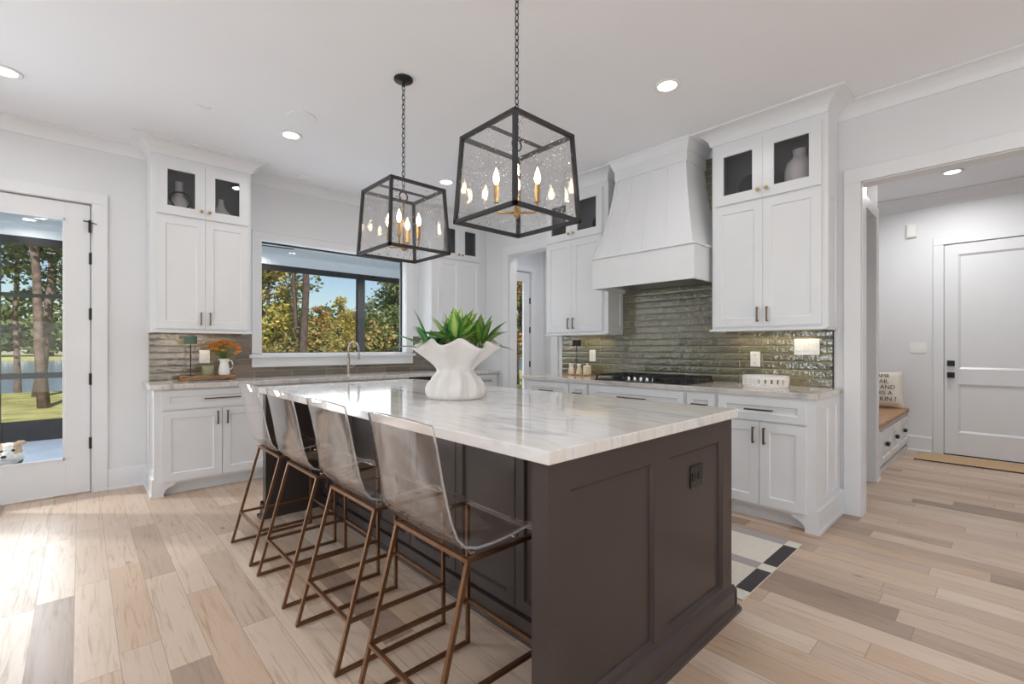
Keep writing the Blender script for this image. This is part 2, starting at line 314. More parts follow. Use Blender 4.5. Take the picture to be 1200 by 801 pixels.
# ------------------------------------------------------------------ mesh builder
def FW(yf): return lambda u, d, z: (u, yf - d, z)          # front faces south (-y), u = x
def FR(xf): return lambda u, d, z: (xf - d, u, z)          # front faces west (-x), u = y
ID = lambda x, y, z: (x, y, z)
class MB:
    def __init__(s): s.v = []; s.f = []; s.mi = []; s.uv = {}
    def vert(s, p): s.v.append(tuple(p)); return len(s.v) - 1
    def face(s, ids, mi=0): s.f.append(tuple(ids)); s.mi.append(mi)
    def quad(s, pts, mi=0): s.face([s.vert(p) for p in pts], mi)
    def box(s, x0, x1, y0, y1, z0, z1, T=ID, mi=0):
        i = [s.vert(T(x, y, z)) for x in (x0, x1) for y in (y0, y1) for z in (z0, z1)]
        for f in ((0, 1, 3, 2), (4, 6, 7, 5), (0, 4, 5, 1), (2, 3, 7, 6), (0, 2, 6, 4), (1, 5, 7, 3)): s.face([i[k] for k in f], mi)
    def prism(s, poly, a, b, T, mi=0):
        """poly in (p,q); T(p,q,t)->xyz, extruded from t=a to b"""
        A = [s.vert(T(p, q, a)) for p, q in poly]; B = [s.vert(T(p, q, b)) for p, q in poly]; n = len(poly)
        s.face(A[::-1], mi); s.face(B, mi)
        for i in range(n): s.face((A[i], A[(i + 1) % n], B[(i + 1) % n], B[i]), mi)
    def lathe(s, prof, c=(0, 0, 0), seg=24, sx=1, sy=1, mi=0, fn=None, cap=True):
        rings = []
        for r, z in prof:
            ring = []
            for k in range(seg):
                a = 2 * PI * k / seg; rr, zz = (r, z) if fn is None else fn(r, z, a)
                ring.append(s.vert((c[0] + rr * sx * math.cos(a), c[1] + rr * sy * math.sin(a), c[2] + zz)))
            rings.append(ring)
        for A, B in zip(rings, rings[1:]):
            for k in range(seg): s.face((A[k], A[(k + 1) % seg], B[(k + 1) % seg], B[k]), mi)
        if cap: s.face(rings[0][::-1], mi); s.face(rings[-1], mi)
    def tube(s, path, r, seg=8, closed=False, mi=0, cap=True):
        P = [Vector(p) for p in path]; n = len(P); rings = []; up = None
        for i, p in enumerate(P):
            if closed: t = (P[(i + 1) % n] - P[i - 1])
            else: t = P[min(i + 1, n - 1)] - P[max(i - 1, 0)]
            t.normalize()
            if up is None:
                up = Vector((0, 0, 1)) if abs(t.z) < .9 else Vector((1, 0, 0))
            a = t.cross(up)
            if a.length < 1e-6: a = t.cross(Vector((0, 1, .3)))
            a.normalize(); b2 = t.cross(a); b2.normalize(); up = -b2 if False else up
            rr = r[i] if isinstance(r, (list, tuple)) else r
            rings.append([s.vert(p + a * (rr * math.cos(2 * PI * k / seg)) + b2 * (rr * math.sin(2 * PI * k / seg))) for k in range(seg)])
        m = n if closed else n - 1
        for i in range(m):
            A, B = rings[i], rings[(i + 1) % n]
            for k in range(seg): s.face((A[k], A[(k + 1) % seg], B[(k + 1) % seg], B[k]), mi)
        if cap and not closed: s.face(rings[0][::-1], mi); s.face(rings[-1], mi)
    def bar(s, p0, p1, w, mi=0, ext=0):
        """square bar between two points"""
        p0, p1 = Vector(p0), Vector(p1); t = (p1 - p0).normalized(); p0 = p0 - t * ext; p1 = p1 + t * ext
        up = Vector((0, 0, 1)) if abs(t.z) < .95 else Vector((1, 0, 0))
        a = t.cross(up).normalized() * (w / 2); b2 = t.cross(a).normalized() * (w / 2)
        A = [s.vert(p0 + a * i + b2 * j) for i, j in ((-1, -1), (1, -1), (1, 1), (-1, 1))]
        B = [s.vert(p1 + a * i + b2 * j) for i, j in ((-1, -1), (1, -1), (1, 1), (-1, 1))]
        s.face(A[::-1], mi); s.face(B, mi)
        for k in range(4): s.face((A[k], A[(k + 1) % 4], B[(k + 1) % 4], B[k]), mi)
    def ball(s, c, r, sx=1, sy=1, sz=1, seg=14, rings=8, mi=0):
        prof = [(max(1e-4, r * math.sin(PI * i / rings)), -r * sz * math.cos(PI * i / rings)) for i in range(rings + 1)]
        s.lathe(prof, c, seg, sx, sy, mi)
    def sweep(s, path, prof, side=1, mi=0, closed_prof=True):
        """profile (out, z) swept along an xy polyline with mitred corners; out is to the left of travel when side = 1"""
        n = len(path); rings = []
        for i, (x, y) in enumerate(path):
            def nrm(a, b):
                dx, dy = b[0] - a[0], b[1] - a[1]; l = math.hypot(dx, dy); return (-dy / l * side, dx / l * side)
            n1 = nrm(path[i - 1], path[i]) if i else None; n2 = nrm(path[i], path[i + 1]) if i < n - 1 else None
            if n1 is None: mx = n2
            elif n2 is None: mx = n1
            else:
                k = 1 + n1[0] * n2[0] + n1[1] * n2[1]; mx = ((n1[0] + n2[0]) / k, (n1[1] + n2[1]) / k)
            rings.append([s.vert((x + mx[0] * o, y + mx[1] * o, z)) for o, z in prof])
        m = len(prof)
        for A, B in zip(rings, rings[1:]):
            for k in range(m if closed_prof else m - 1): s.face((A[k], A[(k + 1) % m], B[(k + 1) % m], B[k]), mi)
        if closed_prof: s.face(rings[0][::-1], mi); s.face(rings[-1], mi)
    def leaf(s, base, dirv, length, width, droop=.5, fold=.25, nseg=6, side=None, taper=1.0, mi=0):
        d = Vector(dirv).normalized(); p = Vector(base); h = Vector((d.x, d.y, 0))
        sd = Vector((-d.y, d.x, 0)) if h.length > 1e-3 else Vector((1, 0, 0))
        sd.normalize(); rows = []
        step = length / nseg
        for i in range(nseg + 1):
            t = i / nseg
            w = width * (math.sin(PI * min(1, (t ** .75) * .97 + .03)) ** taper) * .5 + .0006
            nup = sd.cross(d).normalized()
            if nup.z < 0: nup = -nup
            ids = []
            for q, uu in ((-1, 0.0), (0, .5), (1, 1.0)):
                v = s.vert(p + sd * (q * w) + nup * (abs(q) * w * fold)); s.uv[v] = (uu, t); ids.append(v)
            rows.append(ids)
            d = (d + Vector((0, 0, -droop * step * 3 / max(length, .05) * .33))).normalized(); p = p + d * step
        for A, B in zip(rows, rows[1:]):
            s.face((A[0], A[1], B[1], B[0]), mi); s.face((A[1], A[2], B[2], B[1]), mi)
    def build(s, name, mat, parent=None, smooth=False, bevel=0, recalc=True, local=False, solid=0, subsurf=0, angle=None):
        me = bpy.data.meshes.new(name)
        o = bpy.data.objects.new(name, me); COL.objects.link(o)
        off = Vector((0, 0, 0))
        if parent is not None:
            o.parent = parent
            if not local:
                q = parent
                while q is not None: off += Vector(q.location); q = q.parent
        me.from_pydata([tuple(Vector(v) - off) for v in s.v], [], s.f)
        mats = mat if isinstance(mat, (list, tuple)) else [mat]
        for m in mats: me.materials.append(m)
        for p, k in zip(me.polygons, s.mi): p.material_index = k
        if s.uv:
            L = me.uv_layers.new(name='UVMap')
            for lp in me.loops: L.data[lp.index].uv = s.uv.get(lp.vertex_index, (.5, .5))
        if recalc:
            bm = bmesh.new(); bm.from_mesh(me); bmesh.ops.recalc_face_normals(bm, faces=bm.faces); bm.to_mesh(me); bm.free()
        if smooth:
            for p in me.polygons: p.use_smooth = True
            if angle is not None:
                try: me.set_sharp_from_angle(angle=angle)
                except Exception: pass
        me.update()
        if solid:
            md = o.modifiers.new('thickness', 'SOLIDIFY'); md.thickness = solid; md.offset = 0
        if subsurf:
            md = o.modifiers.new('smooth', 'SUBSURF'); md.levels = subsurf; md.render_levels = subsurf
        if bevel:
            md = o.modifiers.new('edge', 'BEVEL'); md.width = bevel; md.segments = 2; md.limit_method = 'ANGLE'; md.angle_limit = .6
        return o
def tag(o, label, cat=None, group=None, kind=None):
    if label: o['label'] = label
    if cat: o['category'] = cat
    if group: o['group'] = group
    if kind: o['kind'] = kind
    return o
def thing(name, loc, label, cat, group=None, rz=0):
    o = bpy.data.objects.new(name, None); COL.objects.link(o); o.location = loc; o.rotation_euler = (0, 0, rz)
    o.empty_display_size = .1
    return tag(o, label, cat, group)
def struct(o): o['kind'] = 'structure'; return o
def copy_tree(o, parent=None):
    c = o.copy(); COL.objects.link(c)
    if parent is not None: c.parent = parent
    for ch in list(o.children): copy_tree(ch, c)
    return c

# ------------------------------------------------------------------ main dimensions
Yw, Xr, ZT = 5.315, 4.153, 3.012
CT0, CT = .884, .924                 # perimeter counter
IT0, IT = .901, .941                 # island counter
XW, YS = -5.5, -4.0                  # living room behind the camera

# ------------------------------------------------------------------ structure
b = MB(); b.box(XW - .2, 7.5, YS - .2, Yw + .16, -.12, 0); struct(b.build('floor', M['floor']))
b = MB(); b.box(XW - .2, 7.6, YS - .2, Yw + .16, ZT, ZT + .25); struct(b.build('ceiling', M['ceil']))
# north wall with patio door bank, kitchen window and side-room door
b = MB(); y0, y1 = Yw, Yw + .16
DX0, DX1, DZ = -2.76, .069, 2.44                      # door bank
WX0, WX1, WZ0, WZ1 = 1.378, 3.07, 1.166, 2.353        # window
PX0, PX1 = 4.44, 5.34                                 # side-room door
b.box(XW, DX0, y0, y1, 0, ZT); b.box(DX0, DX1, y0, y1, DZ, ZT); b.box(DX1, WX0, y0, y1, 0, ZT)
b.box(WX0, WX1, y0, y1, 0, WZ0); b.box(WX0, WX1, y0, y1, WZ1, ZT); b.box(WX1, PX0, y0, y1, 0, ZT)
b.box(PX0, PX1, y0, y1, DZ, ZT); b.box(PX1, 7.4, y0, y1, 0, ZT)
struct(b.build('wall_north', M['wall']))
# range wall, doorway y 3.77-4.52, wide cased opening y -1.3 - .74
b = MB(); x0, x1 = Xr, Xr + .125
b.box(x0, x1, 4.52, Yw, 0, ZT); b.box(x0, x1, 3.77, 4.52, 2.44, ZT); b.box(x0, x1, .742, 3.77, 0, ZT)
b.box(x0, x1, -1.3, .742, 2.425, ZT); b.box(x0, x1, YS, -1.3, 0, ZT)
struct(b.build('wall_east', M['wall']))
b = MB(); xs = [XW, -4.6, -2.6, -2.0, 0, .6, 2.6, Xr]
for i in range(0, 7, 2): b.box(xs[i], xs[i + 1], YS - .15, YS, 0, ZT)
for i in (1, 3, 5): b.box(xs[i], xs[i + 1], YS - .15, YS, 0, .12); b.box(xs[i], xs[i + 1], YS - .15, YS, 2.62, ZT)  # openings added for the south fill lamps
struct(b.build('wall_south', M['wall']))
b = MB(); xs = [YS, -3.4, -1.4, -.8, 1.2, 1.8, 3.8, Yw]
for i in range(0, 7, 2): b.box(XW - .15, XW, xs[i], xs[i + 1], 0, ZT)
for i in (1, 3, 5): b.box(XW - .15, XW, xs[i], xs[i + 1], 0, .4); b.box(XW - .15, XW, xs[i], xs[i + 1], 2.7, ZT)  # openings added for the west fill lamps
struct(b.build('wall_west', M['wall']))
# mudroom and side room shells
b = MB(); b.box(7.3, 7.45, -1.6, .536 - .92, 0, ZT); b.box(7.3, 7.45, .536, 1.6, 0, ZT); b.box(7.3, 7.45, .536 - .92, .536, 2.41, ZT)
struct(b.build('wall_mudroom_east', M['wall']))
b = MB(); b.box(Xr + .125, 7.3, -1.7, -1.6, 0, ZT); struct(b.build('wall_mudroom_south', M['wall']))
b = MB(); b.box(Xr + .125, 4.42, .86, .97, 0, ZT); b.box(4.42, 5.30, .86, .97, 2.41, ZT); b.box(5.30, 5.477, .86, .97, 0, ZT)
b.box(5.37, 5.477, .97, 1.5, 0, ZT); b.box(5.477, 7.3, 1.4, 1.5, 0, ZT)
struct(b.build('wall_mudroom_north', M['wall']))
b = MB(); b.box(Xr + .125, 5.37, 1.9, 2.0, 0, ZT); struct(b.build('wall_pantry', M['wall']))
b = MB(); b.box(5.655, 5.78, 2.9, Yw, 0, ZT); b.box(Xr + .125, 5.655, 2.85, 2.95, 0, ZT); struct(b.build('wall_side_room', M['wall']))

# crown on the walls
def crown_prof(zb, zt, out):
    pts = [(0, zb), (.012, zb), (.016, zb + .012)]
    for i in range(1, 7):
        t = i / 6; pts.append((.016 + (out - .03) * (t ** 1.7), zb + .012 + (zt - zb - .03) * (1 - (1 - t) ** 1.6)))
    pts += [(out, zt - .016), (out, zt - .001), (0, zt - .001)]
    return pts
CP = crown_prof(2.907, ZT, .105)
b = MB(); b.sweep([(.45, Yw), (XW, Yw)], CP, 1); b.sweep([(3.26, Yw), (1.21, Yw)], CP, 1); struct(b.build('trim_crown_north', M['trim'], smooth=True, angle=.5))
b = MB(); b.sweep([(Xr, .90), (Xr, YS)][::-1], CP, 1); b.sweep([(Xr, 3.62), (Xr, 4.99)], CP, 1)
struct(b.build('trim_crown_east', M['trim'], smooth=True, angle=.5))
b = MB(); b.sweep([(7.3, -1.6), (7.3, 1.4)], crown_prof(2.87, ZT, .11), 1); b.sweep([(7.3, 1.4), (5.477, 1.4)], crown_prof(2.87, ZT, .11), 1)
struct(b.build('trim_crown_mudroom', M['trim'], smooth=True, angle=.5))
# baseboards
BP = [(0, 0), (.028, 0), (.028, .012), (.018, .022), (.018, .165), (.012, .178), (0, .18)]
b = MB(); b.sweep([(.452, Yw), (.175, Yw)], BP, 1); struct(b.build('baseboard_north', M['trim']))
b = MB(); b.sweep([(Xr, .846), (Xr, .895)], BP, 1); struct(b.build('baseboard_east', M['trim']))
b = MB(); b.sweep([(7.3, .64), (7.3, .86)], BP, 1); b.sweep([(5.31, .86), (5.477, .86)][::-1], BP, 1); struct(b.build('baseboard_mudroom', M['trim']))

# casings
def casing(name, T, u0, u1, zt, w, d=.022, z0=0, head=None):
    b = MB(); h = head or w
    b.box(u0 - w, u0, 0, d, z0, zt, T); b.box(u1, u1 + w, 0, d, z0, zt, T); b.box(u0 - w, u1 + w, 0, d, zt, zt + h, T)
    return struct(b.build(name, M['trim'], bevel=.003))
casing('trim_patio_door', FW(Yw), DX0, DX1 + .01, 2.443, .095)
casing('trim_side_room_door', FW(Yw), PX0 - .005, PX1 + .01, 2.443, .09)
casing('trim_doorway', FR(Xr), 3.765, 4.525, 2.442, .105)
casing('trim_mudroom_opening', FR(Xr), -1.3, .745, 2.428, .103)
casing('trim_mudroom_door', FR(7.3), .536 - .92, .54, 2.41, .09)
casing('trim_pantry_opening', FW(.86), 4.42, 5.30, 2.41, .10)
b = MB(); b.box(Xr - .004, Xr + .129, .738, .744, 0, 2.425); b.box(Xr - .004, Xr + .129, -1.3, .744, 2.42, 2.426)
b.box(Xr - .004, Xr + .129, 4.515, 4.522, 0, 2.44); b.box(Xr - .004, Xr + .129, 3.768, 3.775, 0, 2.44); b.box(Xr - .004, Xr + .129, 3.77, 4.52, 2.435, 2.442)
for xa in (DX1 - .014, DX0, PX1 - .014, PX0): b.box(xa, xa + .014, Yw + .06, Yw + .085, 0, 2.44)
b.box(DX0, DX1, Yw + .06, Yw + .085, 2.42, 2.44); b.box(PX0, PX1, Yw + .06, Yw + .085, 2.42, 2.44)
struct(b.build('trim_jamb', M['trim']))

# ------------------------------------------------------------------ kitchen window
b = MB(); b.box(WX0 - .09, WX0, 0, .022, WZ0, WZ1, FW(Yw)); b.box(WX1, WX1 + .095, 0, .022, WZ0, WZ1, FW(Yw)); b.box(WX0 - .09, WX1 + .095, 0, .022, WZ1, WZ1 + .078, FW(Yw))
b.box(WX0 - .10, WX1 + .105, 0, .028, WZ1 + .078, WZ1 + .092, FW(Yw))
for x in (WX0 - .002, WX1 - .006): b.box(x, x + .008, Yw, Yw + .10, WZ0, WZ1)
b.box(WX0, WX1, Yw, Yw + .10, WZ1 - .006, WZ1 + .002); b.box(WX0, WX1, Yw, Yw + .10, WZ0 - .002, WZ0 + .004)
win = struct(b.build('window_1', M['trim'], bevel=.002))
b = MB(); b.box(WX0 - .115, WX1 + .12, -.0, .05, WZ0 - .045, WZ0 - .012, FW(Yw)); b.box(WX0 - .09, WX1 + .095, 0, .022, WZ0 - .142, WZ0 - .045, FW(Yw))
b.build('window_sill', M['trim'], win, bevel=.003)
b = MB(); yy0, yy1 = Yw + .085, Yw + .115
b.box(WX0 + .002, WX0 + .012, yy0, yy1, WZ0, WZ1); b.box(WX1 - .022, WX1 - .006, yy0, yy1, WZ0, WZ1)
b.box(WX0, WX1, yy0, yy1, WZ1 - .022, WZ1 - .006); b.box(WX0, WX1, yy0, yy1, WZ0 + .004, WZ0 + .012)
b.build('window_frame', M['black'], win)
b = MB(); b.box(WX0 + .01, WX1 - .02, Yw + .097, Yw + .103, WZ0 + .01, WZ1 - .02); b.build('window_pane', M['glass'], win)

# ------------------------------------------------------------------ glazed patio doors
def glass_door(name, x0, x1, z1, yf, stile=.154, bot=.28, top=.14, hinge_right=True, hinges=(1.98, 1.51, .96, .42)):
    b = MB(); y0, y1 = yf, yf + .045
    b.box(x0, x0 + stile, y0, y1, .012, z1); b.box(x1 - stile, x1, y0, y1, .012, z1)
    b.box(x0 + stile, x1 - stile, y0, y1, .012, .02 + bot); b.box(x0 + stile, x1 - stile, y0, y1, z1 - top, z1)
    g = .014
    for a in (x0 + stile, x1 - stile - g): b.box(a, a + g, y0 - .006, y0, .02 + bot, z1 - top)
    b.box(x0 + stile, x1 - stile, y0 - .006, y0, .02 + bot, .02 + bot + g); b.box(x0 + stile, x1 - stile, y0 - .006, y0, z1 - top - g, z1 - top)
    o = struct(b.build(name, M['trim'], bevel=.002))
    b = MB(); b.box(x0 + stile - .005, x1 - stile + .005, y0 + .019, y0 + .026, .02 + bot - .005, z1 - top + .005); b.build('door_pane', M['glass'], o)
    if hinges:
        for z in hinges:
            b = MB(); xx = x1 + .003 if hinge_right else x0 - .003
            b.tube([(xx, yf - .008, z - .05), (xx, yf - .008, z + .05)], .009, 8); b.box(xx - .012, xx + .012, yf - .003, yf + .004, z - .045, z + .045)
            b.build('hinge', M['black'], o)
    return o
d1 = glass_door('door_1', -.85, .062, 2.432, Yw + .012)
b = MB(); b.box(.05, .066, Yw - .025, Yw + .01, 2.20, 2.30); b.tube([(.06, Yw - .02, 2.285), (.02, Yw - .035, 2.285)], .006, 6); b.tube([(.06, Yw - .02, 2.285), (.105, Yw - .03, 2.27)], .004, 6); b.build('door_stop', M['black'], d1)
glass_door('door_2', -1.80, -.862, 2.432, Yw + .012, hinges=())
glass_door('door_3', -2.75, -1.812, 2.432, Yw + .012, hinges=())
glass_door('door_4', PX0 + .004, PX1 - .004, 2.432, Yw + .012, stile=.12)

# ------------------------------------------------------------------ cabinets
def shaker(T, u0, u1, z0, z1, d0=0.0, th=.02, rail=.062, rec=.009, sl=.007, glass=False):
    b = MB(); d1 = d0 + th
    O = [(u0, z0), (u1, z0), (u1, z1), (u0, z1)]
    I = [(u0 + rail, z0 + rail), (u1 - rail, z0 + rail), (u1 - rail, z1 - rail), (u0 + rail, z1 - rail)]
    J = [(u0 + rail + sl, z0 + rail + sl), (u1 - rail - sl, z0 + rail + sl), (u1 - rail - sl, z1 - rail - sl), (u0 + rail + sl, z1 - rail - sl)]
    bo = [b.vert(T(u, d0, z)) for u, z in O]; fo = [b.vert(T(u, d1, z)) for u, z in O]; fi = [b.vert(T(u, d1, z)) for u, z in I]
    for k in range(4):
        n = (k + 1) % 4
        b.face((bo[k], bo[n], fo[n], fo[k])); b.face((fo[k], fo[n], fi[n], fi[k]))
    if glass:
        bi = [b.vert(T(u, d0, z)) for u, z in I]
        for k in range(4):
            n = (k + 1) % 4; b.face((fi[k], fi[n], bi[n], bi[k])); b.face((bo[n], bo[k], bi[k], bi[n]))
    else:
        ji = [b.vert(T(u, d1 - rec, z)) for u, z in J]
        for k in range(4):
            n = (k + 1) % 4; b.face((fi[k], fi[n], ji[n], ji[k]))
        b.face(ji); b.face(bo[::-1])
    return b
def pull(T, ua, za, ub, zb, d0, parent, mat=None):
    """bar pull between two points on the face"""
    b = MB(); r = .0055; out = d0 + .028
    dx, dz = ub - ua, zb - za; L = math.hypot(dx, dz); ex, ez = dx / L * .008, dz / L * .008
    pts = [T(ua - ex, out, za - ez), T(ub + ex, out, zb + ez)]
    b.bar(pts[0], pts[1], .011)
    for u, z in ((ua, za), (ub, zb)): b.bar(T(u, d0 - .001, z), T(u, out, z), .009)
    return b.build('handle', mat or M['handle'], parent, bevel=.0015)
def knob(T, u, z, d0, parent):
    b = MB(); c = Vector(T(u, d0, z)); o = (Vector(T(u, d0 + 1, z)) - c)
    b.tube([c - o * .001, c + o * .012, c + o * .016, c + o * .024, c + o * .028], [.006, .005, .013, .014, .008], 14)
    return b.build('knob', M['brass'], parent, smooth=True, angle=.7)
def door(parent, T, u0, u1, z0, z1, hside=None, knobside=None, d0=0.0, rail=.062, glass=False, hz=None, name='door', mat=None, hlen=.1):
    o = shaker(T, u0, u1, z0, z1, d0, rail=rail, glass=glass).build(name, mat or M['cab'], parent)
    if glass:
        b = MB(); b.box(u0 + rail - .004, u1 - rail + .004, d0 + .005, d0 + .009, z0 + rail - .004, z1 - rail + .004, T); b.build('glass_pane', M['cabglass'], o)
    if hside is not None:
        u = u0 + .034 if hside < 0 else u1 - .034
        za = hz; pull(T, u, za, u, za + hlen, d0 + .02, o)
    if knobside is not None:
        u = u0 + .03 if knobside < 0 else u1 - .03
        knob(T, u, z0 + .06, d0 + .02, o)
    return o
def drawer(parent, T, u0, u1, z0, z1, d0=0.0, rail=.05, h=None, name='drawer'):
    o = shaker(T, u0, u1, z0, z1, d0, rail=rail).build(name, M['cab'], parent)
    if h:
        c = (u0 + u1) / 2; pull(T, c - h / 2, (z0 + z1) / 2, c + h / 2, (z0 + z1) / 2, d0 + .02, o)
    return o
def recess_strip(b, T, u0, u1, z0, z1, recs, za, zb, d0, th, rec=.012, sl=.008, mi=0):
    """solid slab with recessed rectangular panels along u (recs = list of (ua, ub)), recess height za..zb"""
    d1 = d0 + th
    b.box(u0, u1, d0, d1 - rec, z0, z1, T, mi)
    b.box(u0, u1, d1 - rec, d1, z0, za, T, mi); b.box(u0, u1, d1 - rec, d1, zb, z1, T, mi)
    e = [u0] + [x for r in recs for x in r] + [u1]
    for i in range(0, len(e), 2): b.box(e[i], e[i + 1], d1 - rec, d1, za, zb, T, mi)
    for ua, ub in recs:                       # sloping moulding inside each recess
        O = [(ua, za), (ub, za), (ub, zb), (ua, zb)]; I = [(ua + sl, za + sl), (ub - sl, za + sl), (ub - sl, zb - sl), (ua + sl, zb - sl)]
        fo = [b.vert(T(u, d1 - .001, z)) for u, z in O]; fi = [b.vert(T(u, d1 - rec + .001, z)) for u, z in I]
        for k in range(4): b.face((fo[k], fo[(k + 1) % 4], fi[(k + 1) % 4], fi[k]), mi)

def upper(name, T, Tside, u0, u1, doors, depth, label, side_panels, fy, z0=1.375, zc=2.907, crown=True, top=True, crown_path=None):
    """wall cabinet with glazed top doors; T faces the room with d = 0 at the face frame; depth back to the wall"""
    base = T((u0 + u1) / 2, -depth / 2, z0)
    t = thing(name, base, label, 'cabinet')
    b = MB(); w = .02
    b.box(u0, u0 + w, -depth, -.02, z0, zc, T); b.box(u1 - w, u1, -depth, -.02, z0, zc, T)
    b.box(u0 + w, u1 - w, -depth, -.02, z0, z0 + w, T); b.box(u0 + w, u1 - w, -depth, -.02, zc - w, zc, T)
    # face frame
    zl = [(1.395, 2.374), (2.391, 2.858)]
    dl, dr = doors[0][0], doors[-1][1]
    b.box(u0, dl + .012, -.02, 0, z0, zc, T); b.box(dr - .012, u1, -.02, 0, z0, zc, T)
    b.box(dl + .012, dr - .012, -.02, 0, z0, 1.41, T); b.box(dl + .012, dr - .012, -.02, 0, 2.36, 2.41, T); b.box(dl + .012, dr - .012, -.02, 0, 2.845, zc, T)
    b.build('body', M['cab'], t)
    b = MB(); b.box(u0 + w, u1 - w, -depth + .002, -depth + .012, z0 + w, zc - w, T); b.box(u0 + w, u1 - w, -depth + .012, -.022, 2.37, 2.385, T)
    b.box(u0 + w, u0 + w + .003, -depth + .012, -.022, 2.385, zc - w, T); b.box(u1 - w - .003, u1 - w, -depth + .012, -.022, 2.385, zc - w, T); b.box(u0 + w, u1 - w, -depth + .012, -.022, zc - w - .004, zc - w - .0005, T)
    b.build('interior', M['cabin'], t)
    for i, (a, c) in enumerate(doors):
        hs = 1 if i == 0 else -1
        door(t, T, a, c - .002, 1.395, 2.374, hside=hs, hz=1.435)
        door(t, T, a, c - .002, 2.391, 2.858, knobside=hs, glass=True, rail=.076)
    b = MB(); b.box(u0 - .012, u1 + .012, -.02, .03, z0 - .018, z0, T); b.box(u0 - .012, u0 + .012, -depth + .002, -.02, z0 - .018, z0, T); b.box(u1 - .012, u1 + .012, -depth + .002, -.02, z0 - .018, z0, T); b.build('light_rail', M['cab'], t, bevel=.004)
    for Ts, a, c in side_panels:
        b = MB(); recess_strip(b, Ts, a, c, z0, zc, [(a + .055, c - .055)], z0 + .07, 2.32, 0, .014, .008);
        b.build('side_panel', M['cab'], t)
    if crown_path:
        b = MB(); pr = crown_prof(2.900, ZT, .138); b.sweep(crown_path, pr, 1); b.build('crown', M['cab'], t, smooth=True, angle=.5)
    return t

# left wall cabinet (window wall)
YU = 5.011
ul = upper('wall_cabinet', FW(YU), None, .451, 1.209, [(.479, .834), (.834, 1.186)], Yw - YU - .003,
           'tall white wall cabinet with two glazed top doors left of the sink window', [(FR(.451), YU, Yw - .003)], None,
           crown_path=[(1.209, Yw - .002), (1.209, YU), (.451, YU), (.451, Yw - .002)][::1])
ut = upper('wall_cabinet', FW(YU), None, 3.275, Xr - .005, [(3.36, 3.70), (3.70, 4.04)], Yw - YU - .003,
           'tall white wall cabinet filling the corner right of the sink window', [(FR(3.275), YU, Yw - .003)], None,
           crown_path=[(Xr - .006, YU), (3.275, YU), (3.275, Yw - .002)])
XU = 3.883
urL = upper('wall_cabinet', FR(XU), None, 2.775, 3.602, [(2.822, 3.223), (3.223, 3.588)], Xr - XU - .003,
            'tall white wall cabinet left of the range hood, beside the doorway', [(FW(2.775), XU, Xr - .003)], None,
            crown_path=[(Xr - .002, 3.602), (XU, 3.602), (XU, 2.775), (Xr - .002, 2.775)][::-1])
urR = upper('wall_cabinet', FR(XU), None, .902, 1.712, [(.926, 1.314), (1.314, 1.69)], Xr - XU - .003,
            'tall white wall cabinet right of the range hood, above a white dish', [(FW(.902), XU, Xr - .003)], None,
            crown_path=[(Xr - .002, 1.712), (XU, 1.712), (XU, .902), (Xr - .002, .902)][::-1])

# base cabinets
def foot(b, T, u0, dirn, z1=.10, w=.03):
    """bracket foot with a concave cut-out"""
    pts = [(0, 0), (.045, 0)]
    for i in range(7):
        a = PI / 2 * i / 6; pts.append((.045 + .075 * (1 - math.cos(a)), .01 + .07 * math.sin(a)))
    pts += [(.12, z1), (0, z1)]
    b.prism([(u0 + dirn * p, q) for p, q in pts], -w, 0, lambda p, q, t: T(p, t, q))
def base_unit(name, T, u0, u1, depth, label, feet=(), sides=(), side_wall=None):
    t = thing(name, T((u0 + u1) / 2, -depth / 2, 0), label, 'cabinet')
    b = MB(); b.box(u0, u1, -depth, 0, .10, CT0, T); b.box(u0 + .002, u1 - .002, -depth, -.07, 0, .10, T)
    b.build('body', M['cab'], t)
    for f, dirn in feet:
        b = MB(); foot(b, T, f, dirn); b.build('foot', M['cab'], t)
    for Ts, a, c, recs in sides:
        b = MB(); recess_strip(b, Ts, a, c, 0, CT0, recs, .20, CT0 - .07, 0, .02, .012)
        b.box(a - .0, c, .02, .034, 0, .15, Ts); b.box(a, c, .034, .044, 0, .02, Ts); b.build('end_panel', M['cab'], t)
    return t
YL = 4.749; TW = FW(YL); DW = Yw - YL - .004
t = base_unit('base_cabinet', TW, .458, 1.37, DW, 'white base cabinet with one wide drawer over two doors, under the orange flowers',
              feet=((.458, 1),), sides=((FR(.458), YL, Yw - .004, [(YL + .07, Yw - .08)]),))
drawer(t, TW, .49, 1.343, .713, .868, h=.26)
door(t, TW, .49, .914, .121, .700, hside=1, hz=.57); door(t, TW, .919, 1.343, .121, .700, hside=-1, hz=.57)
t = base_unit('base_cabinet', TW, 1.37, 1.80, DW, 'narrow white drawer cabinet left of the sink')
for za, zb in ((.713, .868), (.42, .700), (.121, .407)): drawer(t, TW, 1.385, 1.785, za, zb, h=.16)
t = base_unit('base_cabinet', TW, 1.80, 2.785, DW, 'white sink cabinet under the kitchen faucet')
drawer(t, TW, 1.815, 2.77, .713, .868); door(t, TW, 1.815, 2.29, .121, .700, hside=1, hz=.57); door(t, TW, 2.295, 2.77, .121, .700, hside=-1, hz=.57)
t = base_unit('base_cabinet', TW, 3.40, Xr - .004, DW, 'white base cabinet in the corner right of the dishwasher')
drawer(t, TW, 3.72, 4.10, .713, .868, h=.16); door(t, TW, 3.72, 4.10, .121, .700, hside=-1, hz=.57); door(t, TW, 3.415, 3.71, .121, .868, hside=1, hz=.57)
t = thing('dishwasher', (3.09, 5.0, 0), 'dishwasher with a black control strip under the window counter', 'dishwasher')
b = MB(); b.box(2.79, 3.395, YL + .0, Yw - .01, .10, CT0 - .004); b.box(2.8, 3.385, YL + .07, Yw - .1, 0, .1); b.build('body', M['black'], t)
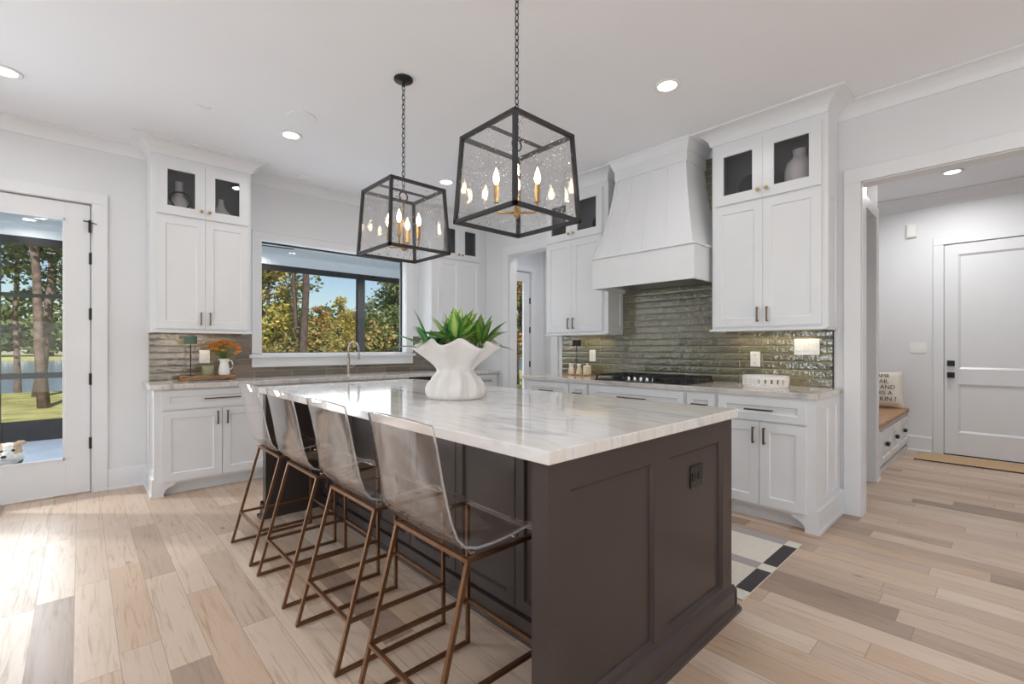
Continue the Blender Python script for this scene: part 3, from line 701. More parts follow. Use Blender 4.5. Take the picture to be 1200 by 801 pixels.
b = MB(); b.box(2.80, 3.385, YL - .022, YL - .001, .11, .80); b.build('door', M['steel'], t, bevel=.003)
b = MB(); b.box(2.80, 3.385, YL - .026, YL - .001, .805, .878); b.build('control_strip', M['blackgloss'], t, bevel=.003)
b = MB(); b.tube([(2.88, YL - .06, .76), (3.30, YL - .06, .76)], .009); b.tube([(2.9, YL - .021, .76), (2.9, YL - .06, .76)], .006); b.tube([(3.28, YL - .021, .76), (3.28, YL - .06, .76)], .006); b.build('handle', M['steel'], t)

XL = 3.531; TR = FR(XL); DR = Xr - XL - .004
t = base_unit('base_cabinet', TR, 2.96, 3.584, DR, 'white base cabinet at the doorway end of the range wall', sides=((lambda u, d, z: (u, 3.584 + d, z), XL, Xr - .004, [(XL + .08, Xr - .09)]),))
drawer(t, TR, 2.975, 3.53, .713, .868, h=.16); door(t, TR, 2.975, 3.25, .121, .700, hside=1, hz=.57); door(t, TR, 3.255, 3.53, .121, .700, hside=-1, hz=.57)
t = base_unit('base_cabinet', TR, 2.735, 2.958, DR, 'narrow white pull-out cabinet left of the cooktop drawers')
drawer(t, TR, 2.748, 2.946, .713, .868, h=.085, rail=.045); door(t, TR, 2.748, 2.946, .121, .700, hside=-1, hz=.57)
t = base_unit('base_cabinet', TR, 1.766, 2.733, DR, 'wide white drawer cabinet under the gas cooktop')
for za, zb in ((.713, .868), (.42, .700), (.121, .407)): drawer(t, TR, 1.782, 2.716, za, zb, h=.26)
t = base_unit('base_cabinet', TR, 1.52, 1.764, DR, 'narrow white pull-out cabinet right of the cooktop drawers')
drawer(t, TR, 1.533, 1.752, .713, .868, h=.11, rail=.045); door(t, TR, 1.533, 1.752, .121, .700, hside=1, hz=.57)
t = base_unit('base_cabinet', TR, .895, 1.518, DR, 'white base cabinet with drawer and two doors at the mudroom end', feet=((.895, 1),),
              sides=((FW(.895), XL, Xr - .004, [(XL + .10, XL + .30), (XL + .36, Xr - .09)]),))
drawer(t, TR, .927, 1.505, .713, .868, h=.17)
door(t, TR, .927, 1.214, .121, .700, hside=1, hz=.56); door(t, TR, 1.218, 1.505, .121, .700, hside=-1, hz=.56)

# worktops
b = MB(); b.box(.405, Xr - .002, 4.70, Yw - .002, CT0 + .0005, CT)
tag(b.build('worktop', M['stone2'], bevel=.004), 'pale stone worktop running under the sink window', 'worktop')
b = MB(); b.box(3.511, Xr - .002, .862, 3.612, CT0 + .0005, CT)
tag(b.build('worktop', M['stone2'], bevel=.004), 'pale stone worktop along the tiled range wall', 'worktop')

# tiled backsplashes
b = MB(); b.box(.455, WX0 - .092, Yw - .012, Yw - .0005, CT + .0005, 1.372); b.box(WX0 - .092, WX1 + .098, Yw - .012, Yw - .0005, CT + .0005, WZ0 - .144); b.box(WX1 + .098, Xr - .001, Yw - .012, Yw - .0005, CT + .0005, 1.372)
struct(b.build('wall_tile_north', M['tileW']))
b = MB(); b.box(Xr - .012, Xr - .0005, .92, 3.594, CT + .0005, 1.372); b.box(Xr - .012, Xr - .0005, 1.715, 2.772, 1.372, 2.92)
struct(b.build('wall_tile_east', M['tileR']))
b = MB(); b.box(Xr - .014, Xr - .0005, .912, .92, CT + .0005, 1.357); struct(b.build('trim_tile_edge', M['black']))
b = MB(); b.box(Xr - .016, Xr - .0005, 3.594, 3.622, CT + .0005, 1.357); struct(b.build('trim_tile_end', M['trim']))

# under-cabinet light strips (real fixtures behind the light rails)
def strip_light(T, u0, u1, depth, label):
    b = MB(); b.box(u0, u1, -depth + .05, -depth + .075, 1.366, 1.3745, T); o = b.build('light_strip', M['strip']); tag(o, label, 'light')
    c = T((u0 + u1) / 2, -depth + .062, 1.362); L = abs(u1 - u0)
    p0 = T(u0, 0, 0); p1 = T(u1, 0, 0); alongx = abs(p1[0] - p0[0]) > .01
    area('under_cabinet_light', c, (0, 0, 0), L if alongx else .02, .02 if alongx else L, 1.6 * L, (1, .86, .62), math.radians(118))
strip_light(FW(YU), .55, 1.1, Yw - YU, 'warm light strip under the cabinet left of the window')
strip_light(FR(XU), 2.9, 3.5, Xr - XU, 'warm light strip under the cabinet left of the hood')
strip_light(FR(XU), 1.0, 1.62, Xr - XU, 'warm light strip under the cabinet right of the hood')

# ------------------------------------------------------------------ range hood
hc = 2.245
t = thing('range_hood', (3.88, hc, 1.785), 'tapered white board-and-batten range hood above the cooktop', 'range hood')
b = MB(); b.box(3.615, 3.635, hc - .505, hc + .505, 1.785, 2.066); b.box(3.635, Xr - .002, hc - .505, hc - .485, 1.785, 2.066); b.box(3.635, Xr - .002, hc + .485, hc + .505, 1.785, 2.066)
b.box(3.635, Xr - .014, hc - .485, hc + .485, 1.82, 1.835); b.build('apron', M['cab'], t, bevel=.002)
b = MB(); b.box(3.602, Xr - .014, hc - .517, hc + .517, 2.067, 2.085); b.build('ledge', M['cab'], t, bevel=.003)
def hsec(q):
    z = 2.086 + (2.83 - 2.086) * q; k = q - .10 * math.sin(PI * q)
    return 3.632 + (3.785 - 3.632) * (q + .12 * math.sin(PI * q)), .49 - (.49 - .35) * (q + .12 * math.sin(PI * q)), z
b = MB(); rows = []
for i in range(9):
    xf, hw, z = hsec(i / 8)
    rows.append([b.vert(p) for p in ((xf, hc - hw, z), (xf, hc + hw, z), (Xr - .014, hc + hw, z), (Xr - .014, hc - hw, z))])
for A, B in zip(rows, rows[1:]):
    for k in range(4): b.face((A[k], A[(k + 1) % 4], B[(k + 1) % 4], B[k]))
b.face(rows[0][::-1]); b.face(rows[-1]); b.build('chimney_body', M['cab'], t)
for s in (-.97, -.5, 0, .5, .97):
    b = MB(); w = .010 if abs(s) < .9 else .014; prev = None
    for i in range(9):
        xf, hw, z = hsec(i / 8); yc = hc + s * hw
        ids = [b.vert(p) for p in ((xf - .009, yc - w, z), (xf - .009, yc + w, z), (xf + .002, yc + w, z), (xf + .002, yc - w, z))]
        if prev:
            for k in range(4): b.face((prev[k], prev[(k + 1) % 4], ids[(k + 1) % 4], ids[k]))
        else: b.face(ids[::-1])
        prev = ids
    b.face(prev); b.build('batten', M['cab'], t)
b = MB(); b.box(3.772, Xr - .014, hc - .365, hc + .365, 2.82, 2.925); b.build('frieze', M['cab'], t, bevel=.002)
b = MB(); b.sweep([(Xr - .014, hc - .365), (3.772, hc - .365), (3.772, hc + .365), (Xr - .014, hc + .365)][::-1], [(0, 2.915), (.006, 2.915), (.01, 2.93), (.03, 2.985), (.045, 2.995), (.045, 3.011), (0, 3.011)], -1)
b.face([b.vert(p) for p in ((Xr - .014, hc - .365, 3.01), (3.772, hc - .365, 3.01), (3.772, hc + .365, 3.01), (Xr - .014, hc + .365, 3.01))]); b.build('crown', M['cab'], t)
b = MB(); b.box(3.70, 4.08, hc - .38, hc + .38, 1.806, 1.819); b.build('filter_insert', M['steel'], t)

# ------------------------------------------------------------------ island
t = thing('kitchen_island', (1.6, 2.3, 0), 'dark brown panelled kitchen island with stools along one side', 'island')
b = MB(); b.box(1.40, 2.23, .962, 3.635, .0, IT0 - .001); b.build('body', M['island'], t)
ends = [(FW(.962), 'south'), (lambda u, d, z: (u, 3.635 + d, z), 'north')]
for T, nm in ends:
    b = MB(); recess_strip(b, T, .972, 2.232, 0, IT0 - .001, [(1.065, 1.545), (1.648, 2.137)], .14, .805, 0, .068, .016, .012)
    b.build('end_panel', M['island'], t)
    b = MB(); b.box(.957, 2.248, .068, .086, 0, .10, T); b.prism([(.086, 0), (.102, 0), (.102, .014), (.086, .026)], .94, 2.265, lambda p, q, s: T(s, p, q)); b.prism([(.068, .10), (.086, .10), (.068, .118)], .957, 2.248, lambda p, q, s: T(s, p, q))
    b.build('plinth', M['island'], t)
for x0, x1, sx in ((.957, .972, -1), (2.2325, 2.248, 1)):
    for ya, yb in ((.876, .962), (3.635, 3.721)) if sx < 0 else ((.876, 3.721),):
        b = MB(); b.box(x0, x1, ya, yb, 0, .10); b.prism([(x0 if sx < 0 else x1, 0), ((x0 if sx < 0 else x1) + sx * .016, 0), ((x0 if sx < 0 else x1) + sx * .016, .014), (x0 if sx < 0 else x1, .026)], ya, yb, lambda p, q, s: (p, s, q)); b.build('plinth', M['island'], t)
b = MB(); b.box(1.362, 1.398, .964, 3.633, 0, .09); b.prism([(1.362, 0), (1.346, 0), (1.346, .014), (1.362, .026)], .964, 3.633, lambda p, q, s: (p, s, q)); b.build('plinth', M['island'], t)
TI = FR(1.40)
yb = 1.03
for k in range(6):
    b = shaker(TI, yb + .435 * k + .003, yb + .435 * (k + 1) - .003, .10, .86, th=.022, rail=.052, rec=.013, sl=.008); b.build('door', M['island'], t)
for T2 in (lambda u, d, z: (2.232 + d, u, z),):
    for k in range(5):
        b = shaker(T2, .97 + .53 * k + .004, .97 + .53 * (k + 1) - .004, .12, .86, th=.015, rail=.06); b.build('door', M['island'], t)
b = MB(); b.box(.946, 2.25, .870, 3.725, IT0, IT)
tag(b.build('island_worktop', M['stone'], bevel=.004), 'glossy white veined stone top of the island', 'worktop')
# outlet on the island end
def plate(name, T, u0, u1, z0, z1, label, cat, kind='outlet', gangs=1, mat=None, face=None):
    o = thing(name, T((u0 + u1) / 2, 0, (z0 + z1) / 2), label, cat)
    b = MB(); b.box(u0, u1, .0005, .007, z0, z1, T); b.build('plate', mat or M['plate'], o, bevel=.002)
    w = (u1 - u0) / gangs; hh_ = z1 - z0
    for g in range(gangs):
        c = u0 + w * (g + .5); zc = (z0 + z1) / 2; hh = (z1 - z0)
        if kind == 'switch':
            b = MB(); b.box(c - .017, c + .017, .007, .0095, zc - .033, zc + .033, T); b.prism([(c - .013, .0095), (c + .013, .0095), (c + .013, .012), (c - .013, .010)], zc - .028, zc + .028, lambda p, q, s: T(p, q, s)); b.build('rocker', face or M['plate'], o)
        else:
            for dz in ((-.25, .25) if hh_ > .1 else (0,)):
                b = MB(); b.box(c - .016, c + .016, .007, .0095, zc + dz * hh - .016, zc + dz * hh + .016, T)
                for e in (-.006, .006): b.box(c + e - .0015, c + e + .0015, .0095, .0098, zc + dz * hh - .004, zc + dz * hh + .007, T, 1)
                b.build('socket', [face or M['plate'], M['black']], o)
    return o
plate('power_outlet', FW(.91), 1.85, 1.955, .642, .735, 'dark power outlet set into the end of the brown island', 'outlet', mat=M['blackgloss'], face=M['iron'], gangs=2)
plate('power_outlet', FR(Xr - .012), 1.425, 1.502, 1.068, 1.193, 'white power outlet on the green tiles above the white dish', 'outlet')
plate('light_switch', FR(Xr - .012), 1.002, 1.174, 1.17, 1.295, 'white three-gang light switch on the green tiles by the tile edge', 'switch', 'switch', 3)
plate('power_outlet', FR(Xr - .012), 3.11, 3.19, 1.075, 1.2, 'white power outlet on the green tiles behind the small canisters', 'outlet')
plate('light_switch', FW(Yw - .012), .835, .92, 1.08, 1.20, 'white switch plate on the grey tiles behind the orange flowers', 'switch', 'switch', 1)
plate('light_switch', FR(7.3), .686, .84, 1.165, 1.288, 'white light switch on the mudroom wall beside the far door', 'switch', 'switch', 3)

# ------------------------------------------------------------------ stools
def make_stool():
    r = thing('bar_stool', (0, 0, 0), 'x', 'stool', 'clear acrylic stools along the island')
    hw = .225
    # shell profile (x, z): back top -> bend -> seat -> waterfall front
    P = [(-.235, 1.015), (-.222, .965), (-.205, .90), (-.188, .83), (-.172, .76), (-.158, .70), (-.142, .655), (-.115, .624), (-.07, .609), (0, .606), (.08, .612), (.14, .620), (.175, .618), (.20, .606), (.212, .588)]
    b = MB(); rows = []; nw = 12
    for i, (x, z) in enumerate(P):
        t = i / (len(P) - 1); row = []
        back = max(0, 1 - t * 2.2)
        w = hw - .025 * min(1, back * 2)
        for k in range(nw + 1):
            s = k / nw * 2 - 1
            y = s * w; e = abs(s) ** 3
            row.append(b.vert((x + (.022 * e * back), y, z + .012 * e * (1 - back) * (1 if .3 < t < .97 else .3) - (.012 * e if i == 0 else 0))))
        rows.append(row)
    for A, B in zip(rows, rows[1:]):
        for k in range(nw): b.face((A[k], A[k + 1], B[k + 1], B[k]))
    sh = b.build('seat_shell', [M['acrylic'], M['acrylic_edge']], r, smooth=True, solid=.010, local=True)
    sh.modifiers['thickness'].material_offset_rim = 1
    md = sh.modifiers.new('edge', 'BEVEL'); md.width = .003; md.segments = 2; md.limit_method = 'ANGLE'; md.angle_limit = .8
    tag(sh, 'clear acrylic one-piece seat and back')
    w = .212; xr, xf, xt = -.25, .23, -.095; zt = .586; q = .014
    b = MB()                                      # seat rails
    for y in (-w, w): b.bar((xt, y, zt), (xf, y, zt), q, ext=q / 2)
    b.bar((xt, -w, zt), (xt, w, zt), q); b.build('seat_rail', M['bronze'], r, local=True)
    for y in (-w, w):
        b = MB(); b.bar((xr, y, q / 2), (xt, y, zt - .005), q); b.build('leg', M['bronze'], r, local=True)
        b = MB(); b.bar((xf, y, q / 2), (xf, y, zt - .005), q); b.build('leg', M['bronze'], r, local=True)
        b = MB(); b.bar((xr, y, q / 2 + .0005), (xf, y, q / 2 + .0005), q, ext=q / 2); b.build('floor_runner', M['bronze'], r, local=True)
        zs = .185; k = (zs - q / 2) / (zt - q / 2); xs_ = xr + (xt - xr) * k
        b = MB(); b.bar((xs_, y, zs), (xf, y, zs), q); b.build('side_stretcher', M['bronze'], r, local=True)
    b = MB(); b.bar((xs_, -w, zs), (xs_, w, zs), q); b.build('back_stretcher', M['bronze'], r, local=True)
    b = MB(); b.bar((xf, -w, zs), (xf, w, zs), q); b.build('footrest', M['bronze'], r, local=True)
    for x in (-.06, .12):
        for y in (-.19, .19):
            b = MB(); b.lathe([(.012, .594), (.013, .597), (.013, .6005), (.009, .6015)], (x, y, 0), 12); b.build('mounting_pad', M['chrome'], r, local=True)
    return r
st = make_stool()
for i, (y, lb) in enumerate(((1.328, 'clear acrylic stool nearest the camera, beside the island end panel'), (1.93, 'second clear acrylic stool from the camera'),
                             (2.545, 'third clear acrylic stool from the camera'), (3.125, 'clear acrylic stool farthest along, nearest the window counter'))):
    o = st if i == 0 else copy_tree(st)
    o.location = (.95, y, 0); o['label'] = lb

# ------------------------------------------------------------------ pendants
def make_pendant(cx, cy, label):
    r = thing('lantern_pendant', (cx, cy, ZT), label, 'pendant light', 'lantern pendants over the island')
    zb, zt, hb, ht = 1.85, 2.265, .215, .192
    b = MB(); b.lathe([(.062, ZT - .001), (.062, ZT - .012), (.05, ZT - .02), (.012, ZT - .024), (.010, ZT - .05), (.004, ZT - .052)][::-1], (cx, cy, 0), 24); b.build('canopy', M['black'], r, smooth=True, angle=.6)
    b = MB(); z = ZT - .045; n = 0; zend = zt + .005
    cnt = int((z - zend) / .0305); step = (z - zend) / cnt
    for n in range(cnt):
        zc = z - step * (n + .5); a = n % 2 * PI / 2; pts = []
        for k in range(10):
            th = 2 * PI * k / 10; h = .010 * math.cos(th); v = (.0195) * math.sin(th)
            pts.append((cx + h * math.cos(a), cy + h * math.sin(a), zc + v))
        b.tube(pts, .0028, 5, closed=True)
    b.build('chain', M['black'], r, smooth=True)
    B = [(cx + sx * hb, cy + sy * hb, zb) for sx, sy in ((-1, -1), (1, -1), (1, 1), (-1, 1))]
    Tp = [(cx + sx * ht, cy + sy * ht, zt) for sx, sy in ((-1, -1), (1, -1), (1, 1), (-1, 1))]
    b = MB(); w = .019
    for k in range(4):
        b.bar(B[k], B[(k + 1) % 4], w, ext=w / 2); b.bar(Tp[k], Tp[(k + 1) % 4], w, ext=w / 2); b.bar(B[k], Tp[k], w)
    b.bar((cx - ht, cy, zt), (cx + ht, cy, zt), .014)
    b.build('frame', M['frame'], r, bevel=.0015)
    for k in range(4):
        n = (k + 1) % 4; b = MB()
        m = ((Vector(B[k]) + Vector(B[n])) / 2 - Vector((cx, cy, zb))).normalized() * .002
        F = [Vector(p) for p in (B[k], B[n], Tp[n], Tp[k])]; i0 = [b.vert(p - m) for p in F]; i1 = [b.vert(p + m) for p in F]
        b.face(i0); b.face(i1[::-1])
        for e in range(4): b.face((i0[e], i0[(e + 1) % 4], i1[(e + 1) % 4], i1[e]))
        b.build('glass_pane', M['seeded'], r)
    # hanging ring and candelabra
    b = MB(); b.tube([(cx + .030 * math.cos(2 * PI * k / 20), cy, zt - .035 + .030 * math.sin(2 * PI * k / 20)) for k in range(20)], .005, 6, closed=True); b.build('ring', M['black'], r, smooth=True)
    b = MB(); b.tube([(cx, cy, zt - .065), (cx, cy, 1.90)], .0055, 8); b.lathe([(.006, 1.870), (.016, 1.878), (.020, 1.890), (.014, 1.902), (.018, 1.912), (.009, 1.93)], (cx, cy, 0), 16); b.build('stem', M['brass'], r, smooth=True)
    for k in range(4):
        a = PI / 4 + k * PI / 2; dx, dy = math.cos(a), math.sin(a)
        b = MB(); pts = [(cx + dx * .012, cy + dy * .012, 1.893)]
        for i in range(9):
            q = PI / 2 * i / 8; pts.append((cx + dx * (.080 + .022 * math.sin(q)), cy + dy * (.080 + .022 * math.sin(q)), 1.893 + .022 * (1 - math.cos(q))))
        pts.append((cx + dx * .102, cy + dy * .102, 1.945)); b.tube(pts, .0055, 8); arm = b.build('arm', M['brass'], r, smooth=True)
        b = MB(); b.lathe([(.008, 1.94), (.015, 1.945), (.0125, 1.95), (.0125, 2.03), (.010, 2.032)], (cx + dx * .102, cy + dy * .102, 0), 14); b.build('candle_sleeve', M['brass'], arm, smooth=True, angle=.6)
        b = MB(); b.lathe([(.004, 2.032), (.012, 2.045), (.016, 2.06), (.013, 2.082), (.005, 2.105), (.001, 2.118)], (cx + dx * .102, cy + dy * .102, 0), 12); b.build('bulb', M['bulb'], arm, smooth=True)
    return r
make_pendant(1.582, 1.668, 'square black lantern pendant nearest the camera, cut by the photo top')
make_pendant(1.574, 2.755, 'square black lantern pendant with round ceiling canopy in view, nearer the sink window')

# ------------------------------------------------------------------ ceiling fittings
def downlight(x, y, label, z=ZT, power=DOWN_W, group='recessed downlights'):
    o = thing('downlight', (x, y, z), label, 'ceiling light', group)
    b = MB(); b.lathe([(.062, z - .0005), (.088, z - .0008), (.088, z - .006), (.080, z - .009), (.062, z - .006)], (x, y, 0), 28, cap=False); b.build('trim_ring', M['plate'], o, smooth=True)
    b = MB(); b.lathe([(.0625, z - .0035), (.0625, z - .0055)], (x, y, 0), 28); b.build('lens', M['lens'], o)
    if power:
        d = bpy.data.lights.new('downlight_lamp', 'AREA'); d.shape = 'DISK'; d.size = .12; d.energy = power; d.color = (1, .99, .975); d.spread = math.radians(165)
        l = bpy.data.objects.new('downlight_lamp', d); COL.objects.link(l); l.parent = o; l.location = (0, 0, -.012)
    return o
downlight(-.36, 4.43, 'recessed ceiling light cut by the left photo edge')
downlight(1.297, 4.124, 'recessed ceiling light beside the round ceiling speaker')
downlight(2.93, 1.6, 'recessed ceiling light in front of the range hood')
downlight(2.89, 4.154, 'recessed ceiling light seen between the two lantern pendants')
for x, y in ((-.4, 1.6), (-2.6, 3.8), (-2.6, .8), (-.4, -1.6), (2.9, -.7), (1.25, 1.2), (2.6, -2.6), (-2.6, -2.0)):  # lamps added out of view to fill the room with light
    downlight(x, y, 'unseen ceiling light added as fill outside the frame', power=11 if x > 2 else DOWN_W)
downlight(6.49, .415, 'recessed ceiling light in the mudroom', power=24)
downlight(4.95, 4.0, 'recessed ceiling light of the side room beyond the doorway', power=14)
b = MB(); b.lathe([(.105, ZT - .0005), (.105, ZT - .005), (.098, ZT - .008)][::-1], (1.259, 3.745, 0), 32)
o = b.build('ceiling_speaker', M['ceil']); tag(o, 'flush round white ceiling speaker grille', 'speaker')
for x, y, lb in ((.672, 4.114, 'small square white ceiling cover left of the speaker'), (1.707, 5.05, 'small square white ceiling cover above the window')):
    b = MB(); b.box(x - .045, x + .045, y - .045, y + .045, ZT - .012, ZT - .0005); b.box(x - .03, x + .03, y - .03, y + .03, ZT - .016, ZT - .012)
    tag(b.build('ceiling_cover', M['ceil'], bevel=.003), lb, 'ceiling cover')
# ------------------------------------------------------------------ mudroom door, bench, wall box, mat
DT = FR(7.325)
y0d, y1d = .536 - .915, .532
o = bpy.data.objects.new('mudroom_door', None)
b = MB(); st_, zt = .115, 2.405
b.box(y0d, y0d + st_, 0, .03, .012, zt, DT); b.box(y1d - st_, y1d, 0, .03, .012, zt, DT)
for za, zb in ((.012, .265), (.812, .985), (2.282, zt)): b.box(y0d + st_, y1d - st_, 0, .03, za, zb, DT)
for za, zb in ((.265, .812), (.985, 2.282)):
    b.box(y0d + st_, y1d - st_, 0, .014, za, zb, DT)
    O = [(y0d + st_, za), (y1d - st_, za), (y1d - st_, zb), (y0d + st_, zb)]; I = [(y0d + st_ + .02, za + .02), (y1d - st_ - .02, za + .02), (y1d - st_ - .02, zb - .02), (y0d + st_ + .02, zb - .02)]
    fo = [b.vert(DT(u, .029, z)) for u, z in O]; fi = [b.vert(DT(u, .0145, z)) for u, z in I]
    for k in range(4): b.face((fo[k], fo[(k + 1) % 4], fi[(k + 1) % 4], fi[k]))
md_ = struct(b.build('door_5', M['trim'], bevel=.002))
b = MB(); b.box(.446, .51, .03, .052, 1.015, 1.078, DT); b.build('deadbolt', M['black'], md_, bevel=.003)
b = MB(); b.box(.446, .51, .03, .045, .88, .945, DT); b.tube([DT(.478, .045, .912), DT(.478, .085, .912)], .011, 10); b.box(.455, .50, .06, .085, .89, .935, DT); b.build('lever_handle', M['black'], md_, bevel=.002)
b = MB(); b.box(7.30, 7.40, y0d - .01, .545, .0005, .014); struct(b.build('trim_threshold', M['black']))
t = thing('storage_bench', (6.4, 1.1, 0), 'white mudroom bench with oak seat and cup-pull drawers', 'bench')
b = MB(); b.box(5.485, 7.295, .87, 1.395, .075, .452); b.box(5.485, 7.295, .90, 1.395, 0, .075); b.box(5.485, 7.295, .868, .90, 0, .05); b.build('body', M['cab'], t)
b = MB(); b.box(5.482, 7.296, .845, 1.397, .455, .50); b.build('seat', M['benchtop'], t, bevel=.004)
for k in range(3):
    ua = 5.60 + k * .555
    d_ = shaker(FW(.87), ua, ua + .54, .10, .42, rail=.055).build('drawer', M['cab'], t)
    b = MB(); c = ua + .27
    for s in range(1): b.prism([(-.05, 0), (.05, 0), (.045, -.022), (.025, -.032), (-.025, -.032), (-.045, -.022)], .02, .045, lambda p, q, e: (c + p, .87 - e, .285 + q)); b.box(c - .055, c + .055, .02, .026, .28, .29, FW(.87))
    b.build('cup_pull', M['black'], d_)
# cushion leaning in the far corner of the bench
t = thing('throw_pillow', (7.03, 1.08, .50), 'white pillow with dark lettering leaning on the mudroom bench', 'pillow')
b = MB(); n = 14; half = .22; rows = []
for sgn in (1, -1):
    g = []
    for i in range(n + 1):
        for j in range(n + 1):
            u, v = i / n * 2 - 1, j / n * 2 - 1
            th = .065 * ((1 - u ** 4) * (1 - v ** 4)) ** .6
            pin = 1 - .07 * (1 - abs(u) ** 2) * abs(v) ** 3; pin2 = 1 - .07 * (1 - abs(v) ** 2) * abs(u) ** 3
            g.append(b.vert((sgn * th, u * half * pin2, v * half * pin)))
    for i in range(n):
        for j in range(n): b.face((g[i * (n + 1) + j], g[(i + 1) * (n + 1) + j], g[(i + 1) * (n + 1) + j + 1], g[i * (n + 1) + j + 1]))
pil = b.build('cover', M['cream'], t, smooth=True, local=True)
t.location = (7.10, 1.09, .727); t.rotation_euler = (0, math.radians(14), math.radians(16))
for txt, z, sz, x in (('NAME', .13, .062, -.070), ('VIAIL', .06, .066, -.076), ('WE AND', -.01, .066, -.078), ('S HIS A', -.08, .066, -.075), ('LARKIN ?', -.15, .07, -.066)):
    cu = bpy.data.curves.new('lettering', 'FONT'); cu.body = txt; cu.size = sz; cu.align_x = 'CENTER'; cu.extrude = .0008
    cu.materials.append(M['blackcer']); tmp = bpy.data.objects.new('tmp', cu); COL.objects.link(tmp); bpy.context.view_layer.update()
    me = bpy.data.meshes.new_from_object(tmp.evaluated_get(bpy.context.evaluated_depsgraph_get())); bpy.data.objects.remove(tmp)
    oo = bpy.data.objects.new('lettering', me); COL.objects.link(oo); oo.parent = t; oo.location = (x, 0, z); oo.rotation_euler = (PI / 2, 0, -PI / 2)
b = MB(); b.box(7.27, 7.2995, .775, .868, 2.54, 2.70); b.box(7.262, 7.27, .785, .858, 2.55, 2.69); tag(b.build('door_chime', M['plate'], bevel=.004), 'small white door chime box high on the mudroom wall', 'chime')
b = MB(); b.box(6.72, 7.16, -.55, .74, .0008, .011); b.box(6.705, 6.72, -.55, .74, .0008, .012, mi=1)
tag(b.build('door_mat', [M['jute'], M['rugdark']], bevel=.002), 'thin tan door mat with dark edge before the mudroom door', 'mat')

# ------------------------------------------------------------------ runner rug between island and range
b = MB(); x0, x1, ya, yb = 2.35, 3.28, .888, 3.35; z0, z1 = .0006, .009
xs = [2.35, 2.445, 2.74, 2.83, 3.185, 3.28]; ys = [ya, .962]
yy = .962
while yy < yb - .3: ys += [yy + .52, yy + .52 + .075]; yy += .595
ys[-1] = yb
for i in range(len(xs) - 1):
    for j in range(len(ys) - 1):
        colb = i in (1, 3); rowb = j % 2 == 0
        if rowb and colb: mi = 1
        elif (not rowb) and i in (0, 2, 4): mi = 2
        else: mi = 0
        b.quad([(xs[i], ys[j], z1), (xs[i + 1], ys[j], z1), (xs[i + 1], ys[j + 1], z1), (xs[i], ys[j + 1], z1)], mi)
b.quad([(x0, ya, z0), (x1, ya, z0), (x1, ya, z1), (x0, ya, z1)], 0); b.quad([(x1, ya, z0), (x1, yb, z0), (x1, yb, z1), (x1, ya, z1)], 0)
b.quad([(x0, ya, z0), (x0, yb, z0), (x0, yb, z1), (x0, ya, z1)], 0); b.quad([(x0, yb, z0), (x1, yb, z0), (x1, yb, z1), (x0, yb, z1)], 0); b.quad([(x0, ya, z0), (x1, ya, z0), (x1, yb, z0), (x0, yb, z0)], 0)
tag(b.build('runner_rug', [M['cream'], M['rugdark'], M['ruggrey']]), 'cream runner rug with charcoal blocks and grey stripes beside the island', 'rug')

# ------------------------------------------------------------------ cooktop
cx0, cx1, cy0, cy1 = 3.575, 4.085, 1.79, 2.70
t = thing('gas_cooktop', (3.83, hc, CT), 'black gas cooktop with cast-iron grates and silver knobs', 'cooktop')
b = MB(); b.box(cx0, cx1, cy0, cy1, CT + .0005, CT + .010); b.build('base', M['blackgloss'], t, bevel=.003)
BR = [(3.70, 2.53), (3.96, 2.53), (3.86, hc), (3.70, 1.96), (3.96, 1.96)]
for i, (x, y) in enumerate(BR):
    r = .052 if i == 2 else .04
    b = MB(); b.lathe([(r + .012, CT + .010), (r + .008, CT + .018), (r, CT + .024), (r, CT + .032), (r * .6, CT + .035)], (x, y, 0), 22); b.build('burner', M['iron'], t, smooth=True, angle=.5)
for ya, yb_, full in ((2.405, 2.685, 1), (2.10, 2.39, .62), (1.805, 2.085, 1)):
    b = MB(); xa = cx0 + .02 if full == 1 else cx0 + .17; xb = cx1 - .02; zg = CT + .046; w = .011
    b.bar((xa, ya, zg), (xb, ya, zg), w, ext=w / 2); b.bar((xa, yb_, zg), (xb, yb_, zg), w, ext=w / 2); b.bar((xa, ya, zg), (xa, yb_, zg), w); b.bar((xb, ya, zg), (xb, yb_, zg), w)
    for q in (1 / 3, 2 / 3): b.bar((xa, ya + (yb_ - ya) * q, zg), (xb, ya + (yb_ - ya) * q, zg), w * .9)
    for q in (.25, .5, .75): b.bar((xa + (xb - xa) * q, ya, zg), (xa + (xb - xa) * q, yb_, zg), w * .9)
    for x in (xa, xb):
        for y in (ya, yb_): b.bar((x, y, CT + .0102), (x, y, zg), .014)
    b.build('grate', M['iron'], t)
for k in range(5):
    y = hc + (k - 2) * .062
    b = MB(); b.lathe([(.020, CT + .0102), (.020, CT + .016), (.016, CT + .018), (.015, CT + .036), (.011, CT + .039)], (cx0 + .075, y, 0), 18); b.box(cx0 + .062, cx0 + .088, y - .003, y + .003, CT + .036, CT + .045); b.build('knob', M['chrome'], t, smooth=True, angle=.5)

